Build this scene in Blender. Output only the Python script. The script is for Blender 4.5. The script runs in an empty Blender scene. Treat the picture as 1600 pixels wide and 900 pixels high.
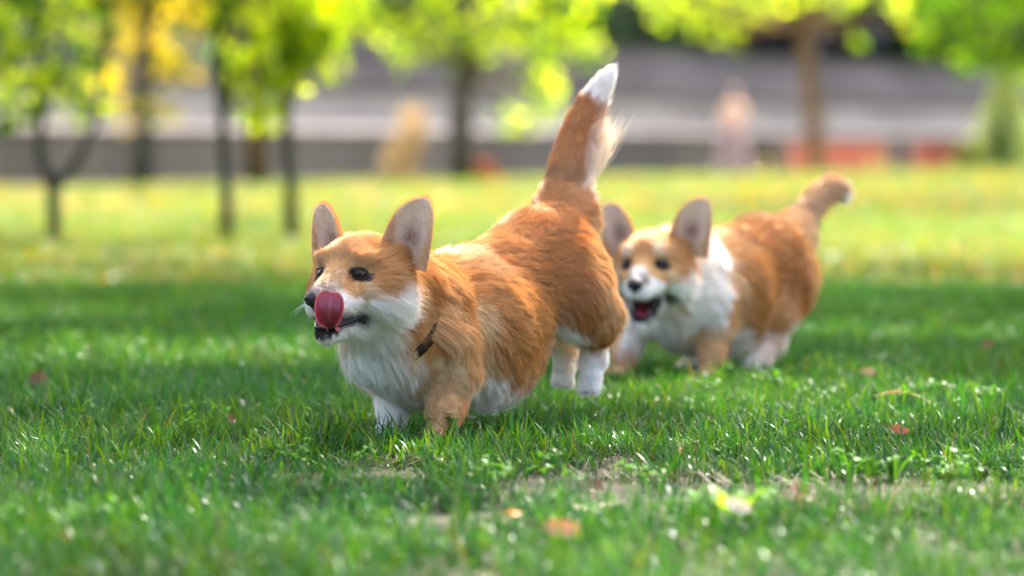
import bpy, math, random
import numpy as np
from math import radians as R, sin, cos, pi

random.seed(7)
rng = np.random.default_rng(11)
scene = bpy.context.scene
COL = scene.collection

# ------------------------------------------------------------------ camera
CAM_H = 0.48
LENS = 135.0
cam_d = bpy.data.cameras.new('camera')
cam = bpy.data.objects.new('camera', cam_d)
COL.objects.link(cam)
cam.location = (0, 0, CAM_H)
PITCH = math.atan(220 / 6000)
cam.rotation_euler = (pi / 2 - PITCH, 0, 0)
cam_d.lens = LENS
cam_d.sensor_width = 36
cam_d.clip_start = 0.1
cam_d.clip_end = 2000
cam_d.dof.use_dof = True
cam_d.dof.focus_distance = 6.02
cam_d.dof.aperture_fstop = 2.8
scene.camera = cam

# ------------------------------------------------------------------ sun, sky, exposure
SUN_EL = R(47)
SUN_AZ = R(17)            # measured from +Y towards +X: behind the dogs, a little right
SUN_DIR = np.array([sin(SUN_AZ) * cos(SUN_EL), cos(SUN_AZ) * cos(SUN_EL), sin(SUN_EL)])
world = bpy.data.worlds.new("World")
scene.world = world
world.use_nodes = True
wn = world.node_tree
wn.nodes.clear()
sky = wn.nodes.new('ShaderNodeTexSky')
sky.sky_type = 'NISHITA'
sky.sun_disc = False
sky.sun_elevation = SUN_EL
sky.sun_rotation = SUN_AZ
sky.air_density = 0.4
sky.dust_density = 8.0
sky.ozone_density = 0.4
bg = wn.nodes.new('ShaderNodeBackground')
bg.inputs[1].default_value = 0.15
wo = wn.nodes.new('ShaderNodeOutputWorld')
wn.links.new(sky.outputs[0], bg.inputs[0])
wn.links.new(bg.outputs[0], wo.inputs[0])
sun_d = bpy.data.lights.new('sun', 'SUN')
sun_d.energy = 2.4
sun_d.angle = R(0.5)
sun_d.color = (1.0, 0.90, 0.74)
sun = bpy.data.objects.new('sun', sun_d)
COL.objects.link(sun)
sun.location = (3, 20, 20)
sun.rotation_euler = (pi / 2 - SUN_EL, 0, pi - SUN_AZ)
scene.view_settings.view_transform = 'Standard'
scene.view_settings.look = 'None'
scene.view_settings.exposure = 3.0
scene.view_settings.gamma = 1.0
scene.render.engine = 'CYCLES'
cy = scene.cycles
cy.use_denoising = True
cy.max_bounces = 18
cy.diffuse_bounces = 16
cy.glossy_bounces = 3
cy.transmission_bounces = 4
cy.transparent_max_bounces = 6
cy.sample_clamp_indirect = 10.0


# ------------------------------------------------------------------ helpers
def V(*a):
    return np.array(a, dtype=np.float64)


def unit(v):
    v = np.asarray(v, dtype=np.float64)
    return v / np.maximum(np.linalg.norm(v, axis=-1, keepdims=True), 1e-12)


def px_point(px, py, Y):
    """survey helper: the point at distance Y seen at photo position (px, py)"""
    r = V((px - 800) / 6000, cos(PITCH) + (450 - py) / 6000 * sin(PITCH), -sin(PITCH) + (450 - py) / 6000 * cos(PITCH))
    return V(0, 0, CAM_H) + r * (Y / r[1])


def vnoise(p, scale, seed=0):
    """cheap value noise in 0..1 for (n,3) points"""
    q = np.asarray(p) / scale + 100.37
    i = np.floor(q).astype(np.int64)
    f = q - i
    f = f * f * (3 - 2 * f)
    out = np.zeros(len(q))
    for dx in (0, 1):
        for dy in (0, 1):
            for dz in (0, 1):
                h = ((i[:, 0] + dx) * 73856093) ^ ((i[:, 1] + dy) * 19349663) ^ ((i[:, 2] + dz) * 83492791) ^ (seed * 2654435761 + 977)
                h = (h ^ (h >> 13)) * 1274126177 & 0xffffffff
                h = (h ^ (h >> 16)) & 0xffff
                w = np.where(dx, f[:, 0], 1 - f[:, 0]) * np.where(dy, f[:, 1], 1 - f[:, 1]) * np.where(dz, f[:, 2], 1 - f[:, 2])
                out += w * h / 65535.0
    return out


def np_mesh(name, verts, faces, mat=None, tint=None, smooth=True):
    """faces: (n,3) or (n,4) array, or list of such arrays"""
    me = bpy.data.meshes.new(name)
    if not isinstance(faces, list):
        faces = [faces]
    faces = [np.asarray(f, dtype=np.int32) for f in faces if len(f)]
    verts = np.asarray(verts, dtype=np.float32)
    loops = np.concatenate([f.ravel() for f in faces])
    sizes = np.concatenate([np.full(len(f), f.shape[1], dtype=np.int32) for f in faces])
    starts = np.concatenate([[0], np.cumsum(sizes)[:-1]]).astype(np.int32)
    me.vertices.add(len(verts))
    me.vertices.foreach_set('co', verts.ravel())
    me.loops.add(len(loops))
    me.loops.foreach_set('vertex_index', loops)
    me.polygons.add(len(sizes))
    me.polygons.foreach_set('loop_start', starts)
    me.update(calc_edges=True)
    me.polygons.foreach_set('use_smooth', np.full(len(sizes), smooth, dtype=bool))
    if tint is not None:
        at = me.attributes.new('tint', 'FLOAT_COLOR', 'POINT')
        t = np.ones((len(verts), 4), dtype=np.float32)
        tint = np.asarray(tint)
        t[:, :3] = tint if tint.ndim == 2 else tint[None, :] if tint.shape == (3,) else tint[:, None]
        at.data.foreach_set('color', t.ravel())
    if mat:
        me.materials.append(mat)
    me.validate()
    return me


def link(name, data, parent=None, loc=None, rz=None, **props):
    o = bpy.data.objects.new(name, data)
    COL.objects.link(o)
    if parent is not None:
        o.parent = parent
    if loc is not None:
        o.location = loc
    if rz is not None:
        o.rotation_euler = (0, 0, rz)
    for k, v in props.items():
        o[k] = v
    return o


def thing(name, label, category, data=None, loc=(0, 0, 0), rz=0, group=None):
    o = link(name, data, None, loc, rz)
    o['label'] = label
    o['category'] = category
    if group:
        o['group'] = group
    return o


class Soup:
    """collects vertices and faces for one mesh"""

    def __init__(s):
        s.v, s.q, s.t, s.c, s.n = [], [], [], [], 0

    def add(s, v, quads=None, tris=None, c=None):
        v = np.asarray(v, dtype=np.float64).reshape(-1, 3)
        if quads is not None and len(quads):
            s.q.append(np.asarray(quads) + s.n)
        if tris is not None and len(tris):
            s.t.append(np.asarray(tris) + s.n)
        s.v.append(v)
        s.c.append(np.broadcast_to(np.asarray(c if c is not None else (1, 1, 1), dtype=np.float64), (len(v), 3)))
        s.n += len(v)

    def mesh(s, name, mat=None, smooth=True):
        f = []
        if s.q:
            f.append(np.concatenate(s.q))
        if s.t:
            f.append(np.concatenate(s.t))
        return np_mesh(name, np.concatenate(s.v), f, mat, np.concatenate(s.c), smooth)

    def tube(s, pts, rad, seg=8, c=None, cap=True, flat=None):
        pts = np.asarray(pts, dtype=np.float64)
        n = len(pts)
        rad = np.broadcast_to(np.asarray(rad, dtype=np.float64), (n,))
        t = np.gradient(pts, axis=0)
        t = unit(t)
        up = V(0.13, 0.21, 0.97) if abs(t[0][2]) < 0.9 else V(1, 0.1, 0)
        a = unit(np.cross(t, up))
        b = np.cross(t, a)
        th = np.linspace(0, 2 * pi, seg, endpoint=False)
        fl = 1.0 if flat is None else flat
        ring = pts[:, None] + rad[:, None, None] * (np.cos(th)[None, :, None] * a[:, None] + fl * np.sin(th)[None, :, None] * b[:, None])
        i = np.arange(n - 1)[:, None] * seg
        j = np.arange(seg)[None]
        k = (np.arange(seg) + 1) % seg
        q = np.stack([i + j, i + k[None], i + seg + k[None], i + seg + j], -1).reshape(-1, 4)
        v = ring.reshape(-1, 3)
        tr = []
        if cap:
            v = np.concatenate([v, pts[:1], pts[-1:]])
            tr = [(n * seg, k[m], m) for m in range(seg)] + [(n * seg + 1, (n - 1) * seg + m, (n - 1) * seg + k[m]) for m in range(seg)]
        s.add(v, q, tr, c)

    def box(s, lo, hi, c=None, rz=0.0, origin=(0, 0, 0)):
        lo, hi = np.asarray(lo, float), np.asarray(hi, float)
        v = np.array([[(lo, hi)[i & 1][0], (lo, hi)[(i >> 1) & 1][1], (lo, hi)[(i >> 2) & 1][2]] for i in range(8)])
        if rz:
            m = np.array([[cos(rz), -sin(rz), 0], [sin(rz), cos(rz), 0], [0, 0, 1]])
            v = v @ m.T
        v = v + np.asarray(origin)
        s.add(v, [(0, 2, 3, 1), (4, 5, 7, 6), (0, 1, 5, 4), (2, 6, 7, 3), (0, 4, 6, 2), (1, 3, 7, 5)], None, c)


# ------------------------------------------------------------------ materials
def mat_nodes(name):
    m = bpy.data.materials.new(name)
    m.use_nodes = True
    nt = m.node_tree
    nt.nodes.clear()
    out = nt.nodes.new('ShaderNodeOutputMaterial')
    return m, nt, out


def N(nt, kind, **kw):
    n = nt.nodes.new(kind)
    for k, v in kw.items():
        if k.startswith('i_'):
            n.inputs[k[2:].replace('_', ' ')].default_value = v
        else:
            setattr(n, k, v)
    return n


def rough_mat(name, c1, c2, scale=5.0, rough=0.85, bump=0.3, spec=0.3, detail=6.0, c3=None, stretch=(1, 1, 1), bscale=None, bdist=0.01):
    """two or three tone procedural surface with noise relief"""
    m, nt, out = mat_nodes(name)
    p = N(nt, 'ShaderNodeBsdfPrincipled')
    p.inputs['Roughness'].default_value = rough
    p.inputs['Specular IOR Level'].default_value = spec
    tc = N(nt, 'ShaderNodeTexCoord')
    mp = N(nt, 'ShaderNodeMapping')
    mp.inputs['Scale'].default_value = stretch
    nt.links.new(tc.outputs['Object'], mp.inputs[0])
    no = N(nt, 'ShaderNodeTexNoise')
    no.inputs['Scale'].default_value = scale
    no.inputs['Detail'].default_value = detail
    nt.links.new(mp.outputs[0], no.inputs['Vector'])
    cr = N(nt, 'ShaderNodeValToRGB')
    e = cr.color_ramp.elements
    e[0].position, e[1].position = 0.32, 0.68
    e[0].color, e[1].color = (*c1, 1), (*c2, 1)
    if c3:
        x = e.new(0.5)
        x.color = (*c3, 1)
    nt.links.new(no.outputs[0], cr.inputs[0])
    nt.links.new(cr.outputs[0], p.inputs['Base Color'])
    no2 = N(nt, 'ShaderNodeTexNoise')
    no2.inputs['Scale'].default_value = bscale or scale * 6
    no2.inputs['Detail'].default_value = 8
    nt.links.new(mp.outputs[0], no2.inputs['Vector'])
    b = N(nt, 'ShaderNodeBump')
    b.inputs['Strength'].default_value = bump
    b.inputs['Distance'].default_value = bdist
    nt.links.new(no2.outputs[0], b.inputs['Height'])
    nt.links.new(b.outputs[0], p.inputs['Normal'])
    nt.links.new(p.outputs[0], out.inputs[0])
    return m


def leafy_mat(name, trans=0.45, tcol=(1.0, 1.0, 0.6), gloss=0.08, rough=0.4, gain=1.0, vary=None):
    """thin leaf: diffuse + light coming through + a waxy coat, colour from the mesh's own tint"""
    m, nt, out = mat_nodes(name)
    at = N(nt, 'ShaderNodeAttribute', attribute_name='tint')
    col = at.outputs['Color']
    if vary:
        g = N(nt, 'ShaderNodeNewGeometry')
        no = N(nt, 'ShaderNodeTexNoise')
        no.inputs['Scale'].default_value = vary[0]
        no.inputs['Detail'].default_value = 4
        nt.links.new(g.outputs['Position'], no.inputs['Vector'])
        cr = N(nt, 'ShaderNodeValToRGB')
        e = cr.color_ramp.elements
        e[0].position, e[1].position = 0.35, 0.66
        e[0].color, e[1].color = (*vary[1], 1), (*vary[2], 1)
        nt.links.new(no.outputs[0], cr.inputs[0])
        mx = N(nt, 'ShaderNodeMix', data_type='RGBA', blend_type='MULTIPLY')
        mx.inputs[0].default_value = 1
        nt.links.new(col, mx.inputs[6])
        nt.links.new(cr.outputs[0], mx.inputs[7])
        col = mx.outputs[2]
    d = N(nt, 'ShaderNodeBsdfDiffuse')
    t = N(nt, 'ShaderNodeBsdfTranslucent')
    mt = N(nt, 'ShaderNodeMix', data_type='RGBA', blend_type='MULTIPLY')
    mt.inputs[0].default_value = 1
    mt.inputs[7].default_value = (*tcol, 1)
    nt.links.new(col, mt.inputs[6])
    nt.links.new(col, d.inputs[0])
    nt.links.new(mt.outputs[2], t.inputs[0])
    m1 = N(nt, 'ShaderNodeMixShader')
    m1.inputs[0].default_value = trans
    nt.links.new(d.outputs[0], m1.inputs[1])
    nt.links.new(t.outputs[0], m1.inputs[2])
    gl = N(nt, 'ShaderNodeBsdfGlossy')
    gl.inputs['Roughness'].default_value = rough
    gl.inputs['Color'].default_value = (0.9, 0.95, 1, 1)
    m2 = N(nt, 'ShaderNodeMixShader')
    m2.inputs[0].default_value = gloss
    nt.links.new(m1.outputs[0], m2.inputs[1])
    nt.links.new(gl.outputs[0], m2.inputs[2])
    nt.links.new(m2.outputs[0], out.inputs[0])
    return m


def tint_mat(name, rough=0.5, spec=0.4, coat=0.0, sss=0.0, bump=0.0, bscale=300):
    m, nt, out = mat_nodes(name)
    at = N(nt, 'ShaderNodeAttribute', attribute_name='tint')
    p = N(nt, 'ShaderNodeBsdfPrincipled')
    nt.links.new(at.outputs['Color'], p.inputs['Base Color'])
    p.inputs['Roughness'].default_value = rough
    p.inputs['Specular IOR Level'].default_value = spec
    p.inputs['Coat Weight'].default_value = coat
    p.inputs['Coat Roughness'].default_value = 0.15
    if sss:
        p.inputs['Subsurface Weight'].default_value = sss
        p.inputs['Subsurface Radius'].default_value = (0.006, 0.002, 0.001)
        p.inputs['Subsurface Scale'].default_value = 1.0
    if bump:
        tc = N(nt, 'ShaderNodeTexCoord')
        no = N(nt, 'ShaderNodeTexNoise')
        no.inputs['Scale'].default_value = bscale
        nt.links.new(tc.outputs['Object'], no.inputs['Vector'])
        b = N(nt, 'ShaderNodeBump')
        b.inputs['Strength'].default_value = bump
        b.inputs['Distance'].default_value = 0.001
        nt.links.new(no.outputs[0], b.inputs['Height'])
        nt.links.new(b.outputs[0], p.inputs['Normal'])
    nt.links.new(p.outputs[0], out.inputs[0])
    return m
# ------------------------------------------------------------------ bodies: one blended surface per animal
class Form:
    """a smooth union of rounded limbs and ellipsoids, turned into one closed mesh"""

    def __init__(s):
        s.p = []

    def rc(s, a, b, ra, rb, k=0.02, sub=False):
        s.p.append(('rc', V(*a), V(*b), ra, rb, k, sub))

    def el(s, c, r, rot=None, k=0.02, sub=False):
        s.p.append(('el', V(*c), V(*r), np.eye(3) if rot is None else rot, 0, k, sub))

    def bound(s, q):
        if q[0] == 'rc':
            m = max(q[3], q[4])
            return np.minimum(q[1], q[2]) - m, np.maximum(q[1], q[2]) + m
        m = q[2].max()
        return q[1] - m, q[1] + m

    def dist(s, q, P):
        if q[0] == 'rc':
            a, b, ra, rb = q[1:5]
            ab = b - a
            t = np.clip(((P - a) @ ab) / max(ab @ ab, 1e-12), 0, 1)
            return np.linalg.norm(P - a - t[..., None] * ab, axis=-1) - (ra + t * (rb - ra))
        c, r, m = q[1:4]
        L = (P - c) @ m
        k0 = np.linalg.norm(L / r, axis=-1)
        k1 = np.linalg.norm(L / (r * r), axis=-1)
        return k0 * (k0 - 1) / np.maximum(k1, 1e-9)

    def merge(s, D, d, q):
        k = q[5]
        if q[6]:
            h = np.maximum(k - np.abs(D + d), 0) / k
            return np.maximum(D, -d) + h * h * k / 4
        h = np.maximum(k - np.abs(D - d), 0) / k
        return np.minimum(D, d) - h * h * k / 4

    def at(s, P):
        D = np.full(len(P), 1.0)
        for q in s.p:
            lo, hi = s.bound(q)
            m = np.all((P > lo - 0.07) & (P < hi + 0.07), axis=1)
            if m.any():
                D[m] = s.merge(D[m], s.dist(q, P[m]), q)
        return D

    def mesh(s, h):
        bs = [s.bound(q) for q in s.p if not q[6]]
        lo = np.min([b[0] for b in bs], 0) - 3 * h
        hi = np.max([b[1] for b in bs], 0) + 3 * h
        n = np.ceil((hi - lo) / h).astype(int) + 1
        D = np.full(n, 1.0, dtype=np.float64)
        ax = [lo[i] + h * np.arange(n[i]) for i in range(3)]
        for q in s.p:
            b0, b1 = s.bound(q)
            i0 = np.clip(((b0 - 0.05 - lo) / h).astype(int), 0, n - 1)
            i1 = np.clip(((b1 + 0.05 - lo) / h).astype(int) + 2, 1, n)
            sl = tuple(slice(i0[i], i1[i]) for i in range(3))
            P = np.stack(np.meshgrid(ax[0][sl[0]], ax[1][sl[1]], ax[2][sl[2]], indexing='ij'), -1)
            D[sl] = s.merge(D[sl], s.dist(q, P), q)
        S = D < 0
        cn = n - 1
        acc = np.zeros((cn[0] * cn[1] * cn[2], 3))
        cnt = np.zeros(len(acc))
        quads = []
        flat = lambda c: (c[:, 0] * cn[1] + c[:, 1]) * cn[2] + c[:, 2]
        for a in range(3):
            b, c = (a + 1) % 3, (a + 2) % 3
            s0 = [slice(None)] * 3
            s1 = [slice(None)] * 3
            s0[a], s1[a] = slice(0, -1), slice(1, None)
            s0, s1 = tuple(s0), tuple(s1)
            I = np.argwhere(S[s0] != S[s1])
            J = I.copy()
            J[:, a] += 1
            f0 = D[I[:, 0], I[:, 1], I[:, 2]]
            f1 = D[J[:, 0], J[:, 1], J[:, 2]]
            pos = I.astype(float)
            pos[:, a] += f0 / (f0 - f1)
            ids = []
            for db, dc in ((-1, -1), (0, -1), (0, 0), (-1, 0)):
                c4 = I.copy()
                c4[:, b] += db
                c4[:, c] += dc
                ok = np.all((c4 >= 0) & (c4 < cn), axis=1)
                fi = np.where(ok, flat(c4), 0)
                for m in range(3):
                    acc[:, m] += np.bincount(fi[ok], weights=pos[ok, m], minlength=len(acc))
                cnt += np.bincount(fi[ok], minlength=len(acc))
                ids.append(fi)
            qd = np.stack(ids, 1)
            fl = f0 < 0
            qd[~fl] = qd[~fl][:, ::-1]
            quads.append(qd)
        used = np.nonzero(cnt)[0]
        idx = np.full(len(acc), -1)
        idx[used] = np.arange(len(used))
        v = acc[used] / cnt[used][:, None] * h + lo
        q = idx[np.concatenate(quads)]
        for _ in range(3):
            d = s.at(v)
            g = s.grad(v)
            v = v - np.clip(d, -h, h)[:, None] * g * 0.8
        return v, q

    def grad(s, v, e=0.0012):
        g = np.stack([s.at(v + V(*(e if i == j else 0 for j in range(3)))) - s.at(v - V(*(e if i == j else 0 for j in range(3)))) for i in range(3)], -1)
        return unit(g)

    def surf(s, o, d, far=0.3):
        """first surface point going from inside point o outwards along d"""
        d = unit(V(*d))
        t = np.linspace(0, far, 600)
        f = s.at(V(*o)[None] + t[:, None] * d)
        out = np.nonzero(f > 0)[0]
        return V(*o) + d * t[out[0]]


def rotz(a):
    return np.array([[cos(a), -sin(a), 0], [sin(a), cos(a), 0], [0, 0, 1]])


def roty(a):
    return np.array([[cos(a), 0, sin(a)], [0, 1, 0], [-sin(a), 0, cos(a)]])


def rotx(a):
    return np.array([[1, 0, 0], [0, cos(a), -sin(a)], [0, sin(a), cos(a)]])


def idw(P, C, vals, power, eps=0.004):
    """inverse distance blend of guide values"""
    d2 = ((P[:, None, :] - C[None]) ** 2).sum(-1) + eps * eps
    w = d2 ** (-power / 2)
    w /= w.sum(1, keepdims=True)
    return w @ vals


ORANGE = (0.65, 0.325, 0.095)
RUST = (0.51, 0.210, 0.050)
GOLD = (0.73, 0.420, 0.160)
CREAM = (0.82, 0.62, 0.36)
WHITE = (0.97, 0.945, 0.90)
BLACK = (0.012, 0.010, 0.010)
SMOKE = (0.30, 0.25, 0.22)

fur_mat = None


def make_fur_mat():
    m, nt, out = mat_nodes('fur')
    at = N(nt, 'ShaderNodeAttribute', attribute_name='tint')
    d = N(nt, 'ShaderNodeBsdfDiffuse')
    t = N(nt, 'ShaderNodeBsdfTranslucent')
    nt.links.new(at.outputs['Color'], d.inputs[0])
    nt.links.new(at.outputs['Color'], t.inputs[0])
    m1 = N(nt, 'ShaderNodeMixShader')
    m1.inputs[0].default_value = 0.10
    nt.links.new(d.outputs[0], m1.inputs[1])
    nt.links.new(t.outputs[0], m1.inputs[2])
    h = N(nt, 'ShaderNodeBsdfHair', component='Reflection')
    h.inputs['Color'].default_value = (1, 0.93, 0.82, 1)
    h.inputs['RoughnessU'].default_value = 0.35
    h.inputs['RoughnessV'].default_value = 0.6
    m2 = N(nt, 'ShaderNodeMixShader')
    m2.inputs[0].default_value = 0.07
    nt.links.new(m1.outputs[0], m2.inputs[1])
    nt.links.new(h.outputs[0], m2.inputs[2])
    nt.links.new(m2.outputs[0], out.inputs[0])
    return m


def strands(name, root, d0, d1, length, col, parent, rad=0.00035, npt=5, mat=None):
    """hair curves: root, starting direction, end direction, length, colour per strand"""
    n = len(root)
    hc = bpy.data.hair_curves.new(name)
    hc.add_curves([npt] * n)
    t = np.linspace(0, 1, npt)[None, :, None]
    p = root[:, None] + length[:, None, None] * (t * d0[:, None] * (1 - 0.5 * t) + 0.5 * t * t * d1[:, None])
    hc.position_data.foreach_set('vector', p.astype(np.float32).ravel())
    ra = hc.attributes.get('radius') or hc.attributes.new('radius', 'FLOAT', 'POINT')
    prof = np.array([1.0, 1.0, 0.85, 0.55, 0.12])[:npt] if npt == 5 else np.linspace(1, 0.15, npt)
    rr = np.broadcast_to(np.asarray(rad, dtype=np.float64), (n,))
    ra.data.foreach_set('value', (rr[:, None] * prof[None]).astype(np.float32).ravel())
    ca = hc.attributes.new('tint', 'FLOAT_COLOR', 'CURVE')
    c = np.ones((n, 4), dtype=np.float32)
    c[:, :3] = col
    ca.data.foreach_set('color', c.ravel())
    hc.materials.append(mat or fur_mat)
    o = link(name, hc, parent)
    o['kind'] = 'stuff'
    return o


def sample_surface(v, q, dens, n, r):
    """n random points on a quad mesh weighted by area*density(face centre)"""
    tri = np.concatenate([q[:, [0, 1, 2]], q[:, [0, 2, 3]]])
    a, b, c = v[tri[:, 0]], v[tri[:, 1]], v[tri[:, 2]]
    nn = np.cross(b - a, c - a)
    area = np.linalg.norm(nn, axis=1) / 2
    w = area * dens((a + b + c) / 3)
    cw = np.cumsum(w)
    k = np.searchsorted(cw, r.random(n) * cw[-1])
    k = np.minimum(k, len(tri) - 1)
    u, s = r.random(n), r.random(n)
    f = u + s > 1
    u[f], s[f] = 1 - u[f], 1 - s[f]
    P = a[k] + u[:, None] * (b - a)[k] + s[:, None] * (c - a)[k]
    return P, tri[k], np.stack([1 - u - s, u, s], 1)


def ear_sheet(H, HR, side, cfg):
    """cupped pinna: returns verts, quads, inner flag, tip direction"""
    L, W = cfg['ear_len'] * (0.94 if side < 0 else 1.0), cfg['ear_w']
    base = V(-0.028, side * 0.067, 0.010 if side > 0 else 0.006)
    tipd = unit(V(-0.05, side * cfg['ear_splay'], 1.0))
    face = unit(V(0.93, side * 0.36, 0.05))
    wd = unit(np.cross(tipd, face))
    face = np.cross(wd, tipd)
    nu, nv = 17, 24
    V_, Q = [], []
    u = np.linspace(-1, 1, nu)
    vv = np.linspace(0, 1, nv)
    for lay in (0, 1):
        for v in vv:
            w = 1.0 if v < 0.20 else max(1 - ((v - 0.20) / 0.80) ** 2.3, 0.0) ** 0.54
            w = max(w, 0.03) * W
            out_ = (W - w) * 0.38 * (1 if wd[1] * side > 0 else -1)
            phi = 1.35 - 0.75 * v
            lean = 0.004 * v * v
            for uu in u:
                x = w * sin(uu * phi) / sin(phi)
                z = w * (1 - cos(uu * phi)) / sin(phi) * 0.8
                th = 0.0022 * (1 - 0.7 * abs(uu) ** 4)
                p = base + tipd * (L * v - 0.02) + wd * (x + out_) + face * (z - 0.012 * (1 - v)) + V(0, side * lean, 0)
                p = p - face * (th * 2 * lay)
                V_.append(p)
    m = nu * nv
    for lay in (0, 1):
        for j in range(nv - 1):
            for i in range(nu - 1):
                a = lay * m + j * nu + i
                f = (a, a + 1, a + nu + 1, a + nu)
                Q.append(f if lay == 0 else f[::-1])
    for j in range(nv - 1):
        for i, s in ((0, 0), (nu - 1, 1)):
            a = j * nu + i
            f = (a, a + nu, a + nu + m, a + m)
            Q.append(f if s == 0 else f[::-1])
    for i in range(nu - 1):
        a = (nv - 1) * nu + i
        Q.append((a, a + 1, a + 1 + m, a + m))
    V_ = np.array(V_)
    # make sure layer 0 normals look towards 'face'
    Q = np.array(Q)
    f = Q[(nv // 2) * (nu - 1) + nu // 2]
    nr = np.cross(V_[f[1]] - V_[f[0]], V_[f[2]] - V_[f[0]])
    if nr @ face < 0:
        Q = Q[:, ::-1]
    inner = np.zeros(len(V_), bool)
    inner[:m] = True
    return H + V_ @ HR.T, Q, inner, HR @ tipd, HR @ face, HR @ wd


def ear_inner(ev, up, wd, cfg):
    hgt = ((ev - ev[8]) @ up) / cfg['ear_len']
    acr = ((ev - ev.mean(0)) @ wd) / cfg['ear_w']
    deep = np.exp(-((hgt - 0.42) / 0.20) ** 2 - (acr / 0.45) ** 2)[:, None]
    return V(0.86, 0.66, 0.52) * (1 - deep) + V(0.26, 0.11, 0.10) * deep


def vert_normals(v, q):
    n = np.zeros_like(v)
    fn = np.cross(v[q[:, 1]] - v[q[:, 0]], v[q[:, 2]] - v[q[:, 0]])
    for k in range(4):
        for m in range(3):
            n[:, m] += np.bincount(q[:, k], weights=fn[:, m], minlength=len(v))
    return unit(n)


def build_dog(cfg):
    r = np.random.default_rng(cfg['seed'])
    O, yaw = V(*cfg['origin']), cfg['yaw']           # forward = (-sin yaw, -cos yaw)
    fwd = V(-sin(yaw), -cos(yaw), 0)
    lft = V(cos(yaw), -sin(yaw), 0)
    M = np.stack([fwd, lft, V(0, 0, 1)], 1)          # local -> world columns
    loc = lambda w: (np.asarray(w) - O) @ M
    H = V(*cfg['head'])
    HR = rotz(cfg['head_yaw']) @ roty(cfg['head_pitch']) @ rotx(cfg.get('head_roll', 0))
    h = lambda x, y, z: tuple(H + HR @ V(x, y, z))
    F = Form()
    # trunk
    F.rc((0.02, 0, 0.182), (-0.15, 0, 0.198), 0.095, 0.096, 0.03)
    F.rc((0.04, 0, 0.14), (-0.10, 0, 0.145), 0.066, 0.072, 0.03)
    F.rc((-0.02, 0, 0.112), (-0.17, 0, 0.128), 0.058, 0.074, 0.03)
    F.rc((0.02, 0, 0.13), (-0.19, 0, 0.165), 0.066, 0.080, 0.03)
    F.rc((0.05, 0, 0.235), (-0.10, 0, 0.247), 0.045, 0.042, 0.03)
    lift = cfg['rump_lift']
    F.rc((0.0, 0, 0.228), (-0.28, 0, 0.272 + lift * 0.8), 0.052, 0.060, 0.035)
    for s in (-1, 1):
        F.el((-0.085, s * 0.034, 0.178), (0.115, 0.088, 0.108), None, 0.03)
    F.rc((-0.18, 0, 0.215), (-0.29, 0, 0.235 + lift), 0.084, 0.088, 0.03)
    F.el((-0.315, 0, 0.245 + lift), (0.092, 0.090, 0.088), None, 0.03)
    # chest and neck
    F.rc(tuple(H + HR @ V(-0.03, 0, -0.02)), (0.07, 0, 0.225), 0.056, 0.092, 0.03)
    F.rc(tuple(H + HR @ V(-0.02, 0, -0.06)), (0.09, 0.0, 0.16), 0.048, 0.066, 0.03)
    F.rc((0.115, 0.0, 0.162), (0.04, 0, 0.130), 0.056, 0.058, 0.03)
    for s in (-1, 1):
        F.el((0.045, s * 0.06, 0.185), (0.062, 0.040, 0.072), None, 0.025)
        F.el((-0.318, s * 0.062, 0.205 + lift), (0.080, 0.056, 0.090), None, 0.02)
    # legs
    for key, (chain, k) in cfg['legs'].items():
        for (a, ra), (b, rb) in zip(chain[:-1], chain[1:]):
            F.rc(a, b, ra, rb, k)
        pa, pr = chain[-1]
        toe = V(*cfg['toes'][key])
        side = unit(np.cross(toe, V(0, 0, 1)))
        for t in (-1.5, -0.5, 0.5, 1.5):
            b = V(*pa) + toe * 0.024 + side * t * 0.0085
            F.rc(tuple(V(*pa) + side * t * 0.006), tuple(b), 0.011, 0.0095, 0.004)
    # tail
    tail = [loc(px_point(*p[:3])) for p in cfg['tail']]
    trad = [p[3] for p in cfg['tail']]
    k_ = np.linspace(0, len(tail) - 1, 19)
    tail = np.stack([np.interp(k_, np.arange(len(tail)), np.array(tail)[:, m]) for m in range(3)], 1)
    trad = np.interp(k_, np.arange(len(trad)), trad)
    for _ in range(4):
        tail[1:-1] = (tail[:-2] + 2 * tail[1:-1] + tail[2:]) / 4
        trad[1:-1] = (trad[:-2] + 2 * trad[1:-1] + trad[2:]) / 4
    tail, trad = list(tail), list(trad)
    for a, b, ra, rb in zip(tail[:-1], tail[1:], trad[:-1], trad[1:]):
        F.rc(tuple(a), tuple(b), ra, rb, 0.012)
    F.rc((-0.33, 0, 0.27 + lift), tuple(tail[0]), 0.06, trad[0] * 1.15, 0.03)
    # head
    F.el(h(-0.012, 0, -0.002), (0.064, 0.062, 0.047), HR, 0.015)
    F.el(h(0.030, 0, -0.004), (0.036, 0.046, 0.036), HR, 0.02)
    F.rc(h(0.040, 0, -0.034), h(0.112, 0, -0.060), 0.034, 0.0215, 0.018)
    F.rc(h(0.045, 0, -0.012), h(0.118, 0, -0.050), 0.022, 0.0150, 0.014)
    for s in (-1, 1):
        F.rc(h(0.062, s * 0.020, -0.058), h(0.108, s * 0.011, -0.070), 0.021, 0.0155, 0.012)
        F.el(h(0.042, s * 0.030, 0.006), (0.020, 0.017, 0.011), HR, 0.012)
        F.el(h(0.000, s * 0.050, -0.046), (0.050, 0.030, 0.040), HR, 0.022)
        F.el(h(0.038, s * 0.038, -0.036), (0.022, 0.015, 0.014), HR, 0.015)
        F.rc(h(-0.034, s * 0.042, 0.008), h(-0.048, s * 0.056, 0.028), 0.022, 0.012, 0.015)
    jw = cfg['jaw']
    F.rc(h(0.010, 0, -0.080), h(*jw), 0.033, 0.0165, 0.014)
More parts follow.
